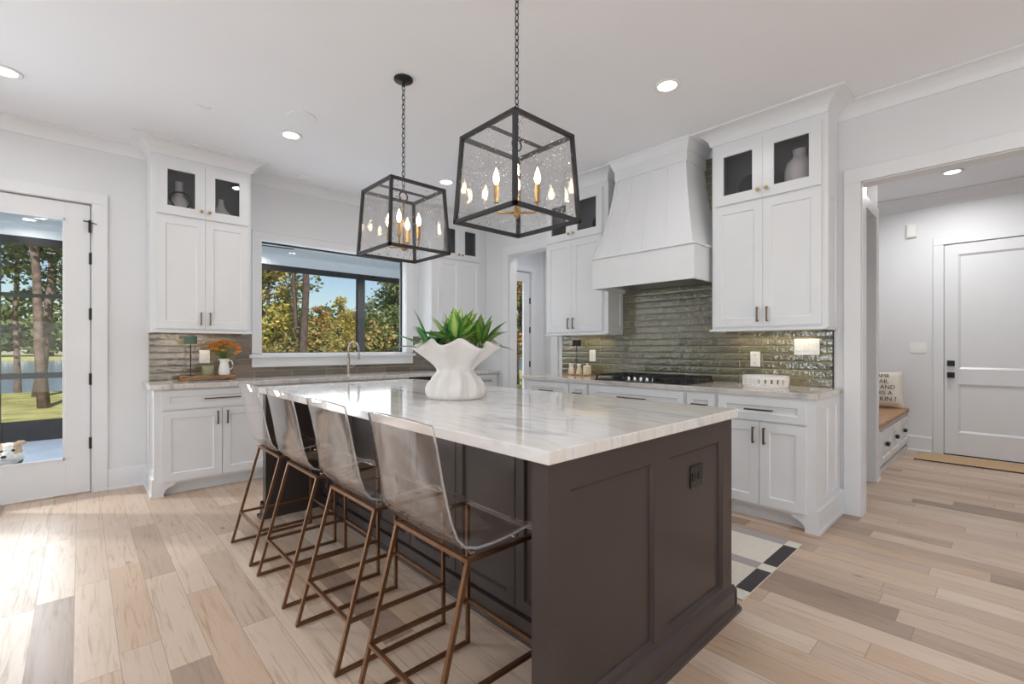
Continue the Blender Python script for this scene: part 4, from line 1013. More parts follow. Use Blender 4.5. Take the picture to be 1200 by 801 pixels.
# ------------------------------------------------------------------ things on the range counter
# slotted white oval dish
ox, oy = 3.88, 1.30
b = MB(); n = 44; ax, ay = .12, .163
def oval(r, z, k): a = 2 * PI * k / n; return (ox + r * ax * math.cos(a), oy + r * ay * math.sin(a), z)
def ringband(z0, z1, ro0, ro1, ri0, ri1, ks=None):
    for k in range(n):
        if ks is not None and k % 2 not in ks: continue
        k2 = k + 1
        P = [oval(ro0, z0, k), oval(ro0, z0, k2), oval(ro1, z1, k2), oval(ro1, z1, k)]; Q = [oval(ri0, z0, k), oval(ri0, z0, k2), oval(ri1, z1, k2), oval(ri1, z1, k)]
        p = [b.vert(v) for v in P]; q = [b.vert(v) for v in Q]
        b.face(p); b.face(q[::-1])
        b.face((p[0], p[3], q[3], q[0])); b.face((p[1], q[1], q[2], p[2])); b.face((p[3], p[2], q[2], q[3])); b.face((p[0], q[0], q[1], p[1]))
ringband(CT + .0005, CT + .016, .96, .99, .86, .92); ringband(CT + .016, CT + .062, .99, 1.02, .92, .95, (0,)); ringband(CT + .062, CT + .088, 1.02, 1.0, .95, .93)
ids = [b.vert(oval(.88, CT + .010, k)) for k in range(n)]; b.face(ids); ids = [b.vert(oval(.88, CT + .001, k)) for k in range(n)]; b.face(ids[::-1])
tag(b.build('slotted_dish', M['ceramic']), 'white oval ceramic dish with cut slots on the range counter', 'dish')
def table_lamp(x, y, z, H, sr, sh, shade, label):
    t = thing('table_lamp', (x, y, z), label, 'lamp')
    b = MB(); b.lathe([(.038, z + .0005), (.038, z + .008), (.008, z + .013), (.0045, z + .02), (.0045, z + H - sh * .6)], (x, y, 0), 18); b.build('stand', M['black'], t, smooth=True, angle=.6)
    b = MB(); b.lathe([(sr * 1.04, z + H - sh), (sr, z + H), (sr - .004, z + H), (sr * 1.04 - .004, z + H - sh)], (x, y, 0), 26, cap=False)
    ids = [b.vert((x + (sr - .003) * math.cos(2 * PI * k / 26), y + (sr - .003) * math.sin(2 * PI * k / 26), z + H - .004)) for k in range(26)]; b.face(ids); b.build('lamp_shade', shade, t, smooth=True, angle=.6)
table_lamp(4.06, 3.31, CT, .385, .048, .065, M['black'], 'small black table lamp behind the canisters near the doorway')
b = MB(); b.box(3.93, 4.09, 3.06, 3.40, CT + .0005, CT + .012); tag(b.build('serving_board', M['board'], bevel=.003), 'low wooden board under the three small canisters', 'board')
for i, (y, r, h, lb) in enumerate(((3.345, .036, .112, 'tall cream shaker leftmost on the small board'), (3.235, .032, .112, 'cream shaker standing between shaker and lidded jar'), (3.125, .043, .105, 'squat cream lidded canister next to the cooktop'))):
    z = CT + .012; x = 4.01
    t = thing('canister', (x, y, z), lb, 'canister', 'cream canisters on the small board')
    b = MB()
    if i < 2: b.lathe([(r, z + .0005), (r, z + .03), (r * .68, z + h * .72), (r * .66, z + h * .78)], (x, y, 0), 22)
    else: b.lathe([(r, z + .0005), (r * 1.02, z + .02), (r, z + h * .78), (r * .95, z + h * .8)], (x, y, 0), 22)
    b.build('jar', M['canister'], t, smooth=True, angle=.7)
    b = MB()
    if i < 2: b.lathe([(r * .66, z + h * .78), (r * .8, z + h * .84), (r * .78, z + h * .97), (r * .5, z + h)], (x, y, 0), 22)
    else: b.lathe([(r * 1.04, z + h * .8), (r * 1.04, z + h * .88), (r * .3, z + h * .93), (.008, z + h), (.010, z + h + .012), (.003, z + h + .018)], (x, y, 0), 22)
    b.build('lid', M['plate'] if i < 2 else M['canister'], t, smooth=True, angle=.7)

# ------------------------------------------------------------------ things on the window counter
b = MB(); z = CT; x0, x1, y0, y1 = .665, 1.085, 5.03, 5.20
b.box(x0, x1, y0, y1, z + .016, z + .042); b.box(x0 + .0, x0 + .05, y0, y1, z + .0005, z + .016); b.box(x1 - .05, x1, y0, y1, z + .0005, z + .016)
tag(b.build('wood_riser', M['board'], bevel=.006), 'rustic wooden riser board carrying flowers, jar and lamp', 'board')
zr = z + .042
table_lamp(.745, 5.155, zr, .365, .050, .072, M['greenshade'], 'slim black table lamp with sage green shade on the riser')
t = thing('candle_jar', (.872, 5.10, zr), 'squat celadon candle jar on the wooden riser', 'candle')
b = MB(); b.lathe([(.040, zr + .0005), (.046, zr + .01), (.050, zr + .095), (.047, zr + .095), (.043, zr + .02), (.001, zr + .018)], (.872, 5.10, 0), 26); b.build('jar', M['celadon'], t, smooth=True, angle=.7)
b = MB(); b.lathe([(.0435, zr + .02), (.0462, zr + .07), (.001, zr + .071)], (.872, 5.10, 0), 22); b.build('wax', M['cream'], t)
t = thing('pitcher', (1.0, 5.09, zr), 'small white ceramic pitcher holding orange flowers', 'pitcher')
b = MB(); b.lathe([(.040, zr + .0005), (.048, zr + .01), (.046, zr + .05), (.034, zr + .11), (.033, zr + .13), (.041, zr + .155), (.037, zr + .155), (.029, zr + .13), (.030, zr + .11), (.040, zr + .05), (.001, zr + .02)], (1.0, 5.09, 0), 26, fn=lambda r, z, a: (r * (1 + .25 * max(0, math.cos(a - PI)) ** 6 * max(0, (z - zr - .13) / .025)), z)); b.build('body', M['ceramic'], t, smooth=True, angle=.9)
b = MB(); b.tube([(1.034, 5.09, zr + .135), (1.062, 5.09, zr + .135), (1.074, 5.09, zr + .10), (1.066, 5.09, zr + .065), (1.043, 5.09, zr + .05)], .006, 8); b.build('handle', M['ceramic'], t, smooth=True)
t = thing('flower_bouquet', (1.0, 5.09, zr + .10), 'bunch of orange flowers standing in the white pitcher', 'flowers')
rnd = random.Random(3); b = MB(); heads = []
for k in range(64):
    a = rnd.uniform(0, 2 * PI); rr = math.sqrt(rnd.random()) * .118; hx, hy = 1.0 + rr * math.cos(a) * 1.1, 5.09 + rr * math.sin(a) * .75; hz = zr + .20 + math.sqrt(max(0, .118 ** 2 - rr ** 2)) * .85 + rnd.uniform(-.02, .02)
    b.tube([(1.0 + rr * .15 * math.cos(a), 5.09 + rr * .15 * math.sin(a), zr + .06), (1.0 + rr * .25 * math.cos(a), 5.09 + rr * .25 * math.sin(a), zr + .155), (hx, hy, hz)], .0016, 5); heads.append((hx, hy, hz))
b.build('stems', M['stemg'], t)
for hx, hy, hz in heads:
    b = MB(); o_ = Vector((hx - 1.0, hy - 5.09, .10)).normalized()
    for ring, (np_, ln, el) in enumerate(((9, .034, .25), (8, .028, .6), (5, .018, 1.0))):
        for q in range(np_):
            a = 2 * PI * (q + .5 * ring) / np_; d = (Vector((math.cos(a), math.sin(a), el)) + o_ * .5)
            b.leaf((hx, hy, hz), d, ln, .014, droop=.2, nseg=3)
    b.build('flower', M['petal'], t, recalc=False)
# faucet
t = thing('kitchen_faucet', (2.25, 5.17, CT), 'tall gooseneck kitchen faucet in front of the window', 'faucet')
b = MB(); b.lathe([(.026, CT + .0005), (.026, CT + .006), (.018, CT + .012), (.0165, CT + .02), (.0165, CT + .17), (.012, CT + .18)], (2.25, 5.17, 0), 18); b.build('base', M['nickel'], t, smooth=True, angle=.6)
b = MB(); pts = [(2.25, 5.17, CT + .17), (2.25, 5.17, CT + .28)]
for k in range(1, 13):
    a = PI * k / 12; pts.append((2.25 + .055 * (1 - math.cos(a)) * .6, 5.17 - .06 * (1 - math.cos(a)), CT + .28 + .085 * math.sin(a)))
pts.append((pts[-1][0], pts[-1][1], CT + .24)); b.tube(pts, .0105, 12); b.build('spout', M['nickel'], t, smooth=True)
b = MB(); p = pts[-1]; b.lathe([(.0125, CT + .17), (.0145, CT + .18), (.0145, CT + .235), (.011, CT + .242)], (p[0], p[1], 0), 14); b.build('spray_head', M['nickel'], t, smooth=True, angle=.6)
b = MB(); b.tube([(2.266, 5.17, CT + .075), (2.292, 5.17, CT + .078)], .010, 10); b.tube([(2.29, 5.17, CT + .078), (2.33, 5.165, CT + .105)], .006, 8); b.build('lever', M['nickel'], t, smooth=True)

# ------------------------------------------------------------------ planter and plants on the island
px, py = 1.572, 2.165
t = thing('ruffled_planter', (px, py, IT), 'white planter like gathered cloth with a wavy rim, on the island', 'planter')
def rufl(r, z, a):
    q = z - IT; h = q / .30
    f1 = abs(math.sin(a * 5.5 + .9 * math.sin(a * 2 + h * 3) + h * 1.2)); f2 = math.sin(a * 17 + 2 * math.sin(a * 3 - h * 5))
    low = max(0, 1 - abs(h - .30) / .30)
    rr = r * (1 + low * (.30 * (f1 - .66) + .05 * f2))
    rim = max(0, (h - .42) / .58)
    wv = math.cos(a * 8 + .4 + .5 * math.sin(a * 2)); w2 = math.cos(a * 3 + 1.0)
    rr *= 1 + .10 * rim ** 1.2 * wv + .035 * rim * w2
    zz = z - .034 * rim ** 1.6 * (wv * .6 - .25) + .010 * rim ** 2 * w2
    return rr, zz
prof = [(.150, 0), (.160, .010), (.163, .03), (.158, .055), (.146, .085), (.128, .115), (.110, .138), (.102, .152), (.108, .168), (.128, .192), (.158, .222), (.190, .252), (.218, .280), (.235, .300)]
inner = [(.228, .301), (.209, .278), (.180, .249), (.148, .221), (.118, .196), (.06, .19)]
b = MB(); b.lathe([(r, IT + .0008 + z_) for r, z_ in prof + inner], (px, py, 0), 144, fn=rufl); b.build('bowl', M['plaster'], t, smooth=True)
b = MB(); b.lathe([(.150, IT + .246), (.14, IT + .262), (.09, IT + .274), (.01, IT + .28)], (px, py, 0), 40, fn=lambda r, z, a: (r * (1 + .04 * math.cos(a * 8 + .4)), z + .006 * math.sin(a * 7 + r * 60))); b.build('soil', M['soil'], t, smooth=True)
def plant(name, c, nl, mat, label, lens, wid, elev, droop, seed, stem=.0, az=None):
    rnd = random.Random(seed); z = IT + .268
    t = thing(name, (c[0], c[1], z), label, 'plant')
    lf, sb = MB(), MB()
    for k in range(nl):
        a = (2 * PI * k / nl + rnd.uniform(-.3, .3)) if az is None else rnd.uniform(*az)
        el = rnd.uniform(*elev); L = rnd.uniform(*lens); w = rnd.uniform(*wid)
        d = Vector((math.cos(a) * math.cos(el), math.sin(a) * math.cos(el), math.sin(el)))
        s0 = Vector((c[0] + .015 * math.cos(a), c[1] + .015 * math.sin(a), z - .02)); s1 = s0 + (d + Vector((0, 0, .5))).normalized() * (stem * rnd.uniform(.6, 1.2) + .02)
        sb.tube([s0, (s0 + s1) / 2 + Vector((0, 0, .004)), s1], .0028, 6)
        lf.leaf(s1, d, L, w, droop=droop * rnd.uniform(.6, 1.3), fold=.3, nseg=8)
    sb.build('stems', M['stemg'], t, smooth=True); lf.build('leaves', mat, t, smooth=True, recalc=False)
rx, ry = .7327, -.6806      # towards the right of the camera's view
plant('dracaena_plant', (px - .135 * rx, py - .135 * ry), 20, M['leafA'], 'long-leaved green plant on the left of the ruffled planter', (.17, .28), (.034, .048), (.35, 1.3), .7, 11)
plant('dieffenbachia_plant', (px + .0 * rx, py + .0 * ry), 30, M['leafB'], 'broad pale green variegated plant in the middle of the planter', (.14, .22), (.055, .085), (.35, 1.45), .55, 5, stem=.06)
plant('croton_plant', (px + .135 * rx, py + .135 * ry), 24, M['leafC'], 'dark green plant with reddish leaves on the right of the planter', (.12, .20), (.036, .058), (.3, 1.25), .65, 23, stem=.05)

# ------------------------------------------------------------------ things in the glazed cabinets
zs = 2.386
t = thing('vase', (.66, 5.17, zs), 'white long-necked vase wearing black beads in the glazed cabinet', 'vase')
b = MB(); b.lathe([(.055, zs), (.088, zs + .03), (.098, zs + .09), (.085, zs + .15), (.05, zs + .20), (.030, zs + .225), (.028, zs + .33), (.032, zs + .345), (.024, zs + .345), (.022, zs + .23)], (.66, 5.17, 0), 28); b.build('body', M['ceramic'], t, smooth=True, angle=.9)
t = thing('bead_garland', (.66, 5.08, zs + .16), 'loop of black beads draped over the white vase', 'beads')
b = MB(); pts = []
for k in range(40):
    a = 2 * PI * k / 40; u = .075 * math.sin(a) * (1 - .25 * math.cos(a)); v = .085 * math.cos(a)
    pts.append((.66 + u, 5.075 - .012 * math.cos(a) + abs(u) * .15, zs + .155 - v * .95 + .0))
for p in pts: b.ball(p, .0085, seg=8, rings=5)
b.build('bead_string', M['beads'], t, smooth=True)
b = MB(); b.lathe([(.07, zs), (.095, zs + .03), (.10, zs + .07), (.085, zs + .12), (.05, zs + .155), (.030, zs + .19), (.020, zs + .24), (.024, zs + .255), (.016, zs + .255)], (.99, 5.17, 0), 28); tag(b.build('vase', M['ceramic'], smooth=True, angle=.9), 'white gourd-shaped vase in the right glazed door left of the window', 'vase')
def arch(x, y, z, w, h, th, mat, label, axis='y'):
    b = MB(); P = [(-w / 2, 0), (w / 2, 0)]
    for k in range(13):
        a = PI * k / 12; P.append((w / 2 * math.cos(a), h - w / 2 + w / 2 * math.sin(a)))
    inner = [(-w * .16, .0), (w * .16, .0)]
    if axis == 'y': b.prism(P, -th / 2, th / 2, lambda p, q, t_: (x + t_, y + p, z + q)); b.prism([(-w * .05, h * .2), (w * .05, h * .2), (w * .05, h * .62), (-w * .05, h * .62)], -th / 2 - .004, -th / 2, lambda p, q, t_: (x + t_, y + p, z + q))
    else: b.prism(P, -th / 2, th / 2, lambda p, q, t_: (x + p, y + t_, z + q))
    return tag(b.build('arch_sculpture', mat, bevel=.004), label, 'sculpture')
arch(4.0, 1.44, zs, .19, .24, .06, M['blackcer'], 'rounded black clay sculpture in the glazed cabinet right of the hood')
arch(4.0, 2.93, zs, .19, .24, .06, M['blackcer'], 'rounded black clay sculpture in the glazed cabinet left of the hood')
b = MB(); b.lathe([(.07, zs), (.095, zs + .03), (.105, zs + .10), (.105, zs + .19), (.09, zs + .25), (.055, zs + .285), (.048, zs + .30), (.048, zs + .335), (.055, zs + .345), (.042, zs + .345)], (4.02, 1.10, 0), 40, fn=lambda r, z, a: (r * (1 + .03 * math.sin(a * 20) * math.sin((z - zs) * 150) * (zs + .27 > z > zs + .02)), z))
tag(b.build('textured_jar', M['ceramic'], smooth=True), 'white hobnail jar in the glazed door nearest the cased opening', 'jar')
b = MB(); b.lathe([(.05, zs), (.06, zs + .02), (.05, zs + .10), (.03, zs + .16), (.045, zs + .21), (.02, zs + .25)], (4.0, 3.40, 0), 22); tag(b.build('clay_figure', M['blackcer'], smooth=True), 'dark waisted clay vase behind the lantern in the left range cabinet', 'vase')
t = thing('picture_frame', (3.52, 5.2, zs), 'dark painted picture leaning in the corner glazed cabinet', 'picture')
b = MB(); b.box(3.40, 3.64, 5.215, 5.235, zs, zs + .34); b.build('frame', M['black'], t); b = MB(); b.box(3.42, 3.62, 5.212, 5.215, zs + .02, zs + .32); b.build('print', M['art'], t)
b = MB(); b.lathe([(.045, zs), (.06, zs + .03), (.055, zs + .09), (.03, zs + .12), (.034, zs + .13), (.024, zs + .13)], (3.90, 5.15, 0), 22); tag(b.build('clay_pot', M['brown'], smooth=True, angle=.8), 'small brown clay pot in the corner glazed cabinet', 'pot')

# ------------------------------------------------------------------ screened porch outside the north wall
YP, ZP, ZC = 9.4, -.09, 2.95
b = MB(); b.box(-6, 7.6, Yw + .16, YP + .12, ZP - .15, ZP); struct(b.build('floor_porch', M['porchfloor']))
b = MB(); b.box(-6, 7.6, Yw + .16, YP + .25, ZC, ZC + .12); struct(b.build('ceiling_porch', M['porchwhite']))
b = MB(); b.box(XW - .4, 7.7, YS - .4, YP + .4, 3.28, 3.4); struct(b.build('roof_sun_block', M['bark']))  # unseen slab added to keep the sun out of house and porch
b = MB(); b.box(-6, 7.6, YP - .06, YP + .10, 2.77, ZC); struct(b.build('trim_porch_beam', M['porchwhite']))
t = thing('porch_screen_frame', (0, YP, ZP), 'black metal screen wall framing of the porch', 'screen frame')
b = MB(); b.box(-6, 7.6, YP - .04, YP + .04, 2.665, 2.77); b.build('header', M['black'], t)
for x in (-3.0, -.88, 1.26, 4.27, 6.5):
    b = MB(); b.box(x, x + (.16 if x > 2 else .085), YP - .045, YP + .045, ZP, 2.665); b.build('post', M['black'], t)
for za, zb in ((1.935, 1.985), (.79, .87)):
    b = MB(); b.box(-6, 1.26, YP - .03, YP + .03, za, zb); b.build('rail', M['black'], t)
b = MB(); b.box(-6, 1.26, YP - .02, YP + .02, ZP, .20); b.build('kick_panel', M['black'], t)
b = MB(); b.box(1.34, 7.6, YP - .02, YP + .02, ZP, .20); b.build('kick_panel', M['black'], t)
for x, y, lb, pw in ((-.50, 9.0, 'recessed porch ceiling light seen through the patio door', 4), (2.42, 8.35, 'recessed porch ceiling light seen in the window beside the fan', 25), (2.30, 9.1, 'recessed porch ceiling light nearer the porch beam', 4),
                 (-2.6, 7.2, 'unseen porch fill light added outside the frame to the left', 280), (4.6, 7.2, 'unseen porch fill light added behind the corner cabinet', 280)):  # these two lamps are added out of view to brighten the porch ceiling
    downlight(x, y, lb, z=ZC, power=pw, group='porch ceiling lights')
t = thing('ceiling_fan', (1.55, 6.95, ZC), 'dark porch ceiling fan seen through the kitchen window', 'fan')
b = MB(); b.tube([(1.55, 6.95, ZC - .001), (1.55, 6.95, 2.68)], .014, 10); b.lathe([(.05, ZC - .001), (.05, ZC - .05), (.014, ZC - .07)][::-1], (1.55, 6.95, 0), 18); b.build('rod', M['black'], t)
b = MB(); b.lathe([(.04, 2.55), (.09, 2.565), (.10, 2.62), (.08, 2.67), (.03, 2.69)], (1.55, 6.95, 0), 22); b.build('motor', M['black'], t, smooth=True, angle=.6)
for k in range(5):
    a = math.radians(2 + 72 * k - 5); b = MB(); ca, sa = math.cos(a), math.sin(a)
    F = []
    for r, w, tw in ((.10, .03, 0), (.18, .055, .008), (.62, .065, .008), (.66, .05, .006)):
        F.append([(1.55 + ca * r - sa * w, 6.95 + sa * r + ca * w, 2.615 + tw), (1.55 + ca * r + sa * w, 6.95 + sa * r - ca * w, 2.615 - tw)])
    top = [[b.vert((x, y, z + .004)) for x, y, z in f] for f in F]; bot = [[b.vert((x, y, z - .004)) for x, y, z in f] for f in F]
    for i in range(3):
        b.face((top[i][0], top[i][1], top[i + 1][1], top[i + 1][0])); b.face((bot[i][1], bot[i][0], bot[i + 1][0], bot[i + 1][1]))
        b.face((top[i][0], top[i + 1][0], bot[i + 1][0], bot[i][0])); b.face((top[i][1], bot[i][1], bot[i + 1][1], top[i + 1][1]))
    b.face((top[0][0], bot[0][0], bot[0][1], top[0][1])); b.face((top[3][1], bot[3][1], bot[3][0], top[3][0]))
    b.build('blade', M['black'], t)
# dark chair on the porch, seen through the side-room door
def porch_chair(x, y, rz, label):
    t = thing('porch_chair', (x, y, ZP), label, 'chair', 'dark porch chairs', rz)
    b = MB(); b.box(-.24, .24, -.24, .24, .41, .45); b.build('seat', M['black'], t, local=True, bevel=.01)
    b = MB(); b.bar((-.22, .22, .45), (-.22, .27, .92), .035); b.bar((.22, .22, .45), (.22, .27, .92), .035); b.box(-.22, .22, .245, .275, .86, .93)
    for q in range(4): b.box(-.17 + q * .1, -.12 + q * .1, .235, .25, .45, .87)
    b.build('backrest', M['black'], t, local=True)
    for sx in (-.21, .21):
        for sy in (-.21, .21):
            b = MB(); b.bar((sx, sy, 0), (sx, sy, .41), .035); b.build('leg', M['black'], t, local=True)
    return t
porch_chair(5.50, 7.0, .5, 'dark porch chair left of the two seen through the side-room door glass')
porch_chair(6.25, 7.1, -.3, 'dark porch chair right of the two seen through the side-room door glass')

# ------------------------------------------------------------------ dog on the porch
dx, dy = -.455, 5.90
t = thing('dog', (dx, dy + .15, ZP), 'small white and tan terrier sitting outside the patio door', 'dog')
b = MB()
def blob(c, r, sx=1, sy=1, sz=1): b.ball((dx + c[0], dy + c[1], ZP + c[2]), r, sx, sy, sz, 14, 8)
blob((0, 0, .42), .082, 1.05, 1, .95)                      # skull
blob((-.012, -.075, .395), .045, 1.0, 1.1, .85); blob((-.016, -.105, .388), .032, 1, 1, .85)   # muzzle
blob((.0, -.03, .39), .065, 1.15, 1, .8)                   # cheeks
for s in (-1, 1): blob((s * .05, .03, .37), .05)
blob((0, .05, .34), .07); blob((0, .08, .28), .085, 1, 1, 1.1)      # neck, chest
blob((0, .13, .22), .10, 1, 1.05, 1.2); blob((0, .21, .15), .115, 1.05, 1.1, 1.1); blob((0, .26, .12), .11, 1.1, 1.1, 1)
for s in (-1, 1):
    for q in range(7): blob((s * .06, .055 - q * .004, .24 - q * .036), .040 - q * .0025)      # forelegs
    blob((s * .062, .01, .022), .030, 1, 1.5, .7)                                             # forepaws
    blob((s * .105, .22, .09), .075, .8, 1.2, 1.0); blob((s * .115, .12, .03), .034, 1, 2.2, .75)  # thighs, hind feet
for q in range(6): blob((.02 * q * .5, .35 + q * .022, .08 + q * .022), .022 - q * .002)       # tail
for s in (-1, 1):
    for q in range(4): blob((s * (.062 + q * .013), .012 - q * .008, .482 + q * .004 - (q == 3) * .008), .026 - q * .004, 1, .6, 1)
def mat_dog():
    m, nt, bs = new_mat('dog_fur'); tc = N(nt, 'ShaderNodeTexCoord'); sp = N(nt, 'ShaderNodeSeparateXYZ'); nt.links.new(tc.outputs['Object'], sp.inputs[0])
    nz = N(nt, 'ShaderNodeTexNoise', Scale=14.0, Detail=4.0); nt.links.new(tc.outputs['Object'], nz.inputs['Vector'])
    # tan patches round the eyes and ears, white blaze and muzzle
    side = math_n(nt, 'ABSOLUTE', sp.outputs[0]); up = math_n(nt, 'SUBTRACT', sp.outputs[2], .405)
    f = math_n(nt, 'MULTIPLY', math_n(nt, 'GREATER_THAN', math_n(nt, 'ADD', side, math_n(nt, 'MULTIPLY', math_n(nt, 'SUBTRACT', nz.outputs[0], .5), .06)), .032), math_n(nt, 'GREATER_THAN', up, 0.0))
    c = mixc(nt, f, lin((222, 217, 210)), lin((186, 158, 130))); nt.links.new(c, bs.inputs['Base Color']); bs.inputs['Roughness'].default_value = .9
    n2 = N(nt, 'ShaderNodeTexNoise', Scale=120.0, Detail=3.0); nt.links.new(tc.outputs['Object'], n2.inputs['Vector'])
    bp = N(nt, 'ShaderNodeBump', Strength=.8, Distance=.01); nt.links.new(n2.outputs[0], bp.inputs['Height']); nt.links.new(bp.outputs[0], bs.inputs['Normal'])
    return m
body = b.build('body', mat_dog(), t, smooth=True)
md = body.modifiers.new('one_surface', 'REMESH'); md.mode = 'VOXEL'; md.voxel_size = .009; md.use_smooth_shade = True
md = body.modifiers.new('relax', 'SMOOTH'); md.factor = .6; md.iterations = 4
tx = bpy.data.textures.new('fur_tufts', 'CLOUDS'); tx.noise_scale = .018; md = body.modifiers.new('tufts', 'DISPLACE'); md.texture = tx; md.strength = .014; md.mid_level = .5
for s in (-1, 1):
    b = MB(); b.ball((dx + s * .034, dy - .070, ZP + .437), .0115); b.build('eye', M['blackgloss'], t, smooth=True)
b = MB(); b.ball((dx - .017, dy - .136, ZP + .397), .016, 1.15, .7, .85); b.build('nose', M['blackcer'], t, smooth=True)
b = MB(); b.tube([(dx - .03, dy - .118, ZP + .366), (dx - .017, dy - .128, ZP + .372), (dx - .004, dy - .118, ZP + .366)], .003, 6); b.build('mouth', M['blackcer'], t, smooth=True)
b = MB(); b.tube([(dx + .078 * math.cos(2 * PI * k / 24), dy + .05 + .078 * math.sin(2 * PI * k / 24), ZP + .325 + .03 * math.sin(2 * PI * k / 24)) for k in range(24)], .011, 8, closed=True); b.build('collar', M['black'], t, smooth=True)

# ------------------------------------------------------------------ garden, lake and trees
def zg(y): return -.40 if y < 24 else -.40 - 1.6 * min(1, (y - 24) / 22)
b = MB(); nx, ny = 20, 24; X0, X1, Y0, Y1 = -40, 70, YP + .12, 48; g = []
for i in range(nx + 1):
    for j in range(ny + 1):
        x, y = X0 + (X1 - X0) * i / nx, Y0 + (Y1 - Y0) * j / ny; g.append(b.vert((x, y, zg(y) + .05 * math.sin(x * .7) * math.sin(y * .5))))
for i in range(nx):
    for j in range(ny): b.face((g[i * (ny + 1) + j], g[(i + 1) * (ny + 1) + j], g[(i + 1) * (ny + 1) + j + 1], g[i * (ny + 1) + j + 1]))
struct(b.build('lawn', M['lawn'], smooth=True))
b = MB(); b.quad([(-150, 44, -1.95), (200, 44, -1.95), (260, 175, -1.95), (-220, 175, -1.95)]); struct(b.build('lake', M['lake']))
b = MB(); b.box(-260, 300, 172, 240, -3, -1.2); struct(b.build('land_far_shore', M['lawn']))
def leaf_cloud(b, rnd, c, r, n, size, flat=1.0):
    for _ in range(n):
        v = Vector((rnd.gauss(0, 1), rnd.gauss(0, 1), rnd.gauss(0, 1))); v.normalize(); v *= r * rnd.random() ** .45; v.z *= flat
        p = Vector(c) + v; s = size * rnd.uniform(.6, 1.3)
        a = Vector((rnd.gauss(0, 1), rnd.gauss(0, 1), rnd.gauss(0, .6))).normalized(); d = a.cross(Vector((rnd.gauss(0, 1), rnd.gauss(0, 1), rnd.gauss(0, 1)))).normalized()
        i = [b.vert(p + a * s), b.vert(p + d * s * .6), b.vert(p - a * s), b.vert(p - d * s * .6)]; b.face(i)
def make_tree(name, H, tr, kind, seed, label, group=None):
    rnd = random.Random(seed); t = thing(name, (0, 0, 0), label, 'tree', group)
    tb, fb = MB(), MB(); pts = []; n = 9
    bx_, by_ = 0, 0
    for i in range(n):
        q = i / (n - 1); pts.append((bx_, by_, H * q - .15)); bx_ += rnd.uniform(-.012, .012) * H; by_ += rnd.uniform(-.012, .012) * H
    tb.tube(pts, [tr * (1.25 if i == 0 else 1) * (1 - .82 * (i / (n - 1))) for i in range(n)], 9)
    lo, cnt, cr, size, flat, per = {'pine': (.22, 30, .075, .10, .5, 110), 'bare': (.52, 22, .07, .10, .5, 90), 'broad': (.14, 30, .085, .10, .8, 130), 'shrub': (.0, 16, .22, .09, .8, 200)}[kind]
    for k in range(cnt):
        q = lo + (1 - lo) * (k + rnd.random()) / cnt; i = min(n - 2, int(q * (n - 1))); f = q * (n - 1) - i
        p = Vector(pts[i]).lerp(Vector(pts[i + 1]), f); a = rnd.uniform(0, 2 * PI)
        R = H * (.26 if kind != 'pine' else .20) * (1.05 - .75 * q) * rnd.uniform(.4, 1.1)
        e = p + Vector((math.cos(a) * R, math.sin(a) * R, R * rnd.uniform(.05, .5)))
        tb.tube([p, (p + e) / 2 + Vector((0, 0, -R * .04)), e], [tr * .22 * (1.1 - q) + .012, tr * .13 * (1.1 - q) + .010, .006], 5)
        leaf_cloud(fb, rnd, e, H * cr * rnd.uniform(.6, 1.1), per, size, flat)
        if rnd.random() < .7: leaf_cloud(fb, rnd, (p + e) / 2, H * cr * .6, per // 2, size, flat)
    tb.build('trunk', M['bark'] if kind == 'pine' else M['darkbark'], t, smooth=True)
    return t, fb
def finish(t, fb, mat): return fb.build('foliage', mat, t, recalc=False)
def place(t, x, y, rz, label, group, s=1.0):
    t.location = (x, y, zg(y)); t.rotation_euler = (0, 0, rz); t.scale = (s, s, s); t['label'] = label; t['group'] = group; return t
pine, fb = make_tree('pine_tree', 15, .115, 'pine', 4, 'x'); finish(pine, fb, M['folP'])
bpine, fb = make_tree('bare_pine_tree', 14, .115, 'bare', 6, 'x'); finish(bpine, fb, M['folP'])
ytree, fb = make_tree('autumn_tree', 9, .11, 'broad', 8, 'x'); finish(ytree, fb, M['folY'])
gtree, fb = make_tree('leafy_tree', 10, .13, 'broad', 15, 'x'); finish(gtree, fb, M['folG'])
otree, fb = make_tree('autumn_tree', 7, .08, 'broad', 31, 'x'); finish(otree, fb, M['folO'])
shrub, fb = make_tree('garden_shrub', 2.6, .03, 'shrub', 19, 'x'); fb.build('foliage', M['folM'], shrub, recalc=False); shrub['category'] = 'shrub'
first = {}
def put(src, x, y, rz, label, group, s=1.0):
    k = src.name; o = src if k not in first else copy_tree(src); first[k] = 1
    return place(o, x, y, rz, label, group, s)
GA, GB, GC, GD = 'pines on the lawn', 'trees seen through the kitchen window', 'shrubs below the window trees', 'trees outside the side-room door'
put(pine, -.72, 18.0, 0, 'pine with thick pale trunk, nearest in the patio door glass', GA)
put(pine, -1.02, 21.5, 2.1, 'pine with leaning trunk just behind the nearest one in the patio door', GA, 1.15)
put(pine, -1.62, 24.0, 4.0, 'slim pine at the left edge of the patio door glass', GA, .8)
put(ytree, .25, 30.0, 1.0, 'yellowing tree by the lake at the right of the patio door glass', GA, .8)
def at(u, t):
    k = (u - 600) / 544.7; return ((.6806 + .7327 * k) * t, (.7327 - .6806 * k) * t)
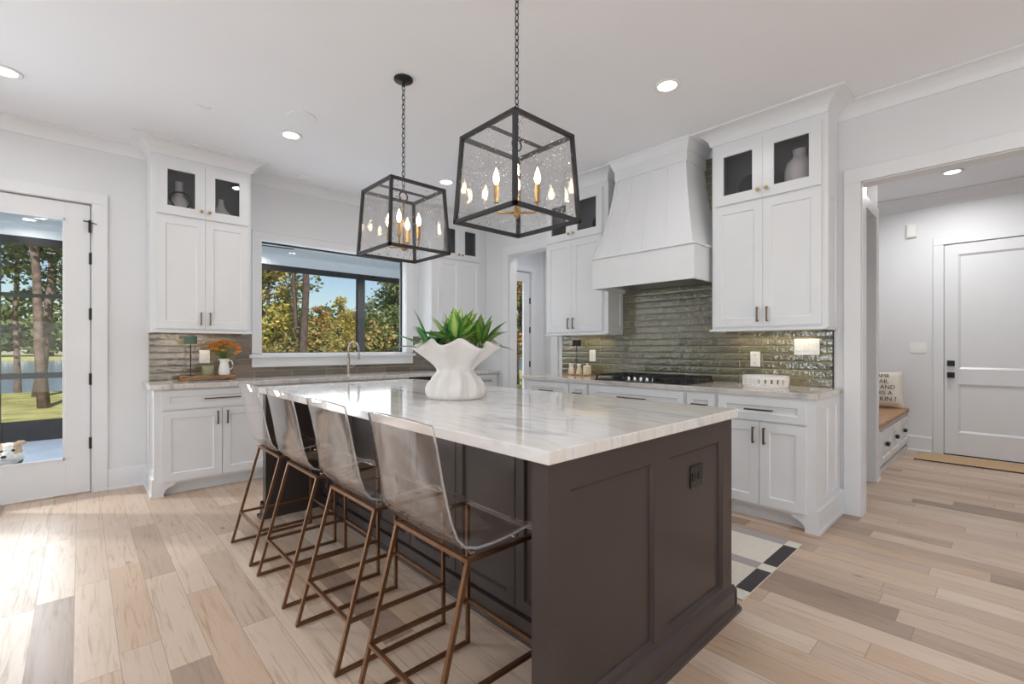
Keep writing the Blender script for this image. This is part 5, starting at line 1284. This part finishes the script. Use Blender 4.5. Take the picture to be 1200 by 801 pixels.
for i, (u, tt, src, rz, s) in enumerate(((318, 17, ytree, .3, .78), (336, 22, otree, 2.2, .55), (344, 14.5, bpine, 5.2, .72), (360, 13, bpine, 1.2, 1.0), (378, 24, otree, .7, .52),
                                        (396, 19, ytree, 4.0, .40), (412, 26, otree, 3.2, .52), (432, 24, gtree, 2.4, .40), (456, 16, gtree, .2, .52), (475, 18, gtree, 3.6, .70), (300, 20, gtree, 1.7, .95), (490, 22, ytree, 1.1, .9))):
    x, y = at(u, tt)
    kind = {'bare_pine_tree': 'dark bare-trunked pine', 'autumn_tree': 'yellow-leaved tree', 'leafy_tree': 'green leafy tree', 'autumn_tree.001': 'orange-tinted tree'}[src.name]
    place_word = ('at the left edge of the kitchen window', 'behind the leftmost tree in the kitchen window', 'with the thinner left trunk in the kitchen window', 'with the thicker right trunk in the kitchen window',
                  'just right of the dark trunks in the kitchen window', 'left of the sky gap in the kitchen window', 'low behind the sky gap in the kitchen window', 'left of the porch post in the kitchen window', 'right of the porch post in the kitchen window', 'at the right edge of the kitchen window', 'mostly hidden by the left window casing', 'mostly hidden by the right window casing')[i]
    put(src, x, y, rz, kind + ' ' + place_word, GB, s)
SW = ('far left', 'second from left', 'third from left', 'in the middle', 'third from right', 'second from right', 'far right')
for i, (u, tt) in enumerate(((312, 14), (336, 15.5), (362, 14.5), (388, 16), (414, 15), (440, 14), (468, 13.5))):
    x, y = at(u, tt); put(shrub, x, y, i * 1.7, 'leafy shrub ' + SW[i] + ' along the bottom of the kitchen window', GC, .62 + .12 * (i % 3))
for i, (u, tt, src) in enumerate(((596, 17, otree), (606, 21, ytree), (618, 18, gtree))):
    x, y = at(u, tt); put(src, x, y, i * 2.0, ('orange', 'yellowing', 'green')[i] + ' tree seen through the side-room door glass', GD, .8)
# woods on the far shore: beyond counting
rnd = random.Random(77); b = MB()
for k in range(230):
    x = rnd.uniform(-160, 230); y = rnd.uniform(173, 200); h = rnd.uniform(9, 19)
    for q in range(5):
        leaf_cloud(b, rnd, (x + rnd.uniform(-2, 2), y, -1.2 + h * (.25 + .16 * q)), h * .2, 26, 1.3)
o = b.build('treeline', M['folG'], recalc=False); tag(o, 'wooded far shore of the lake', 'treeline', kind='stuff')
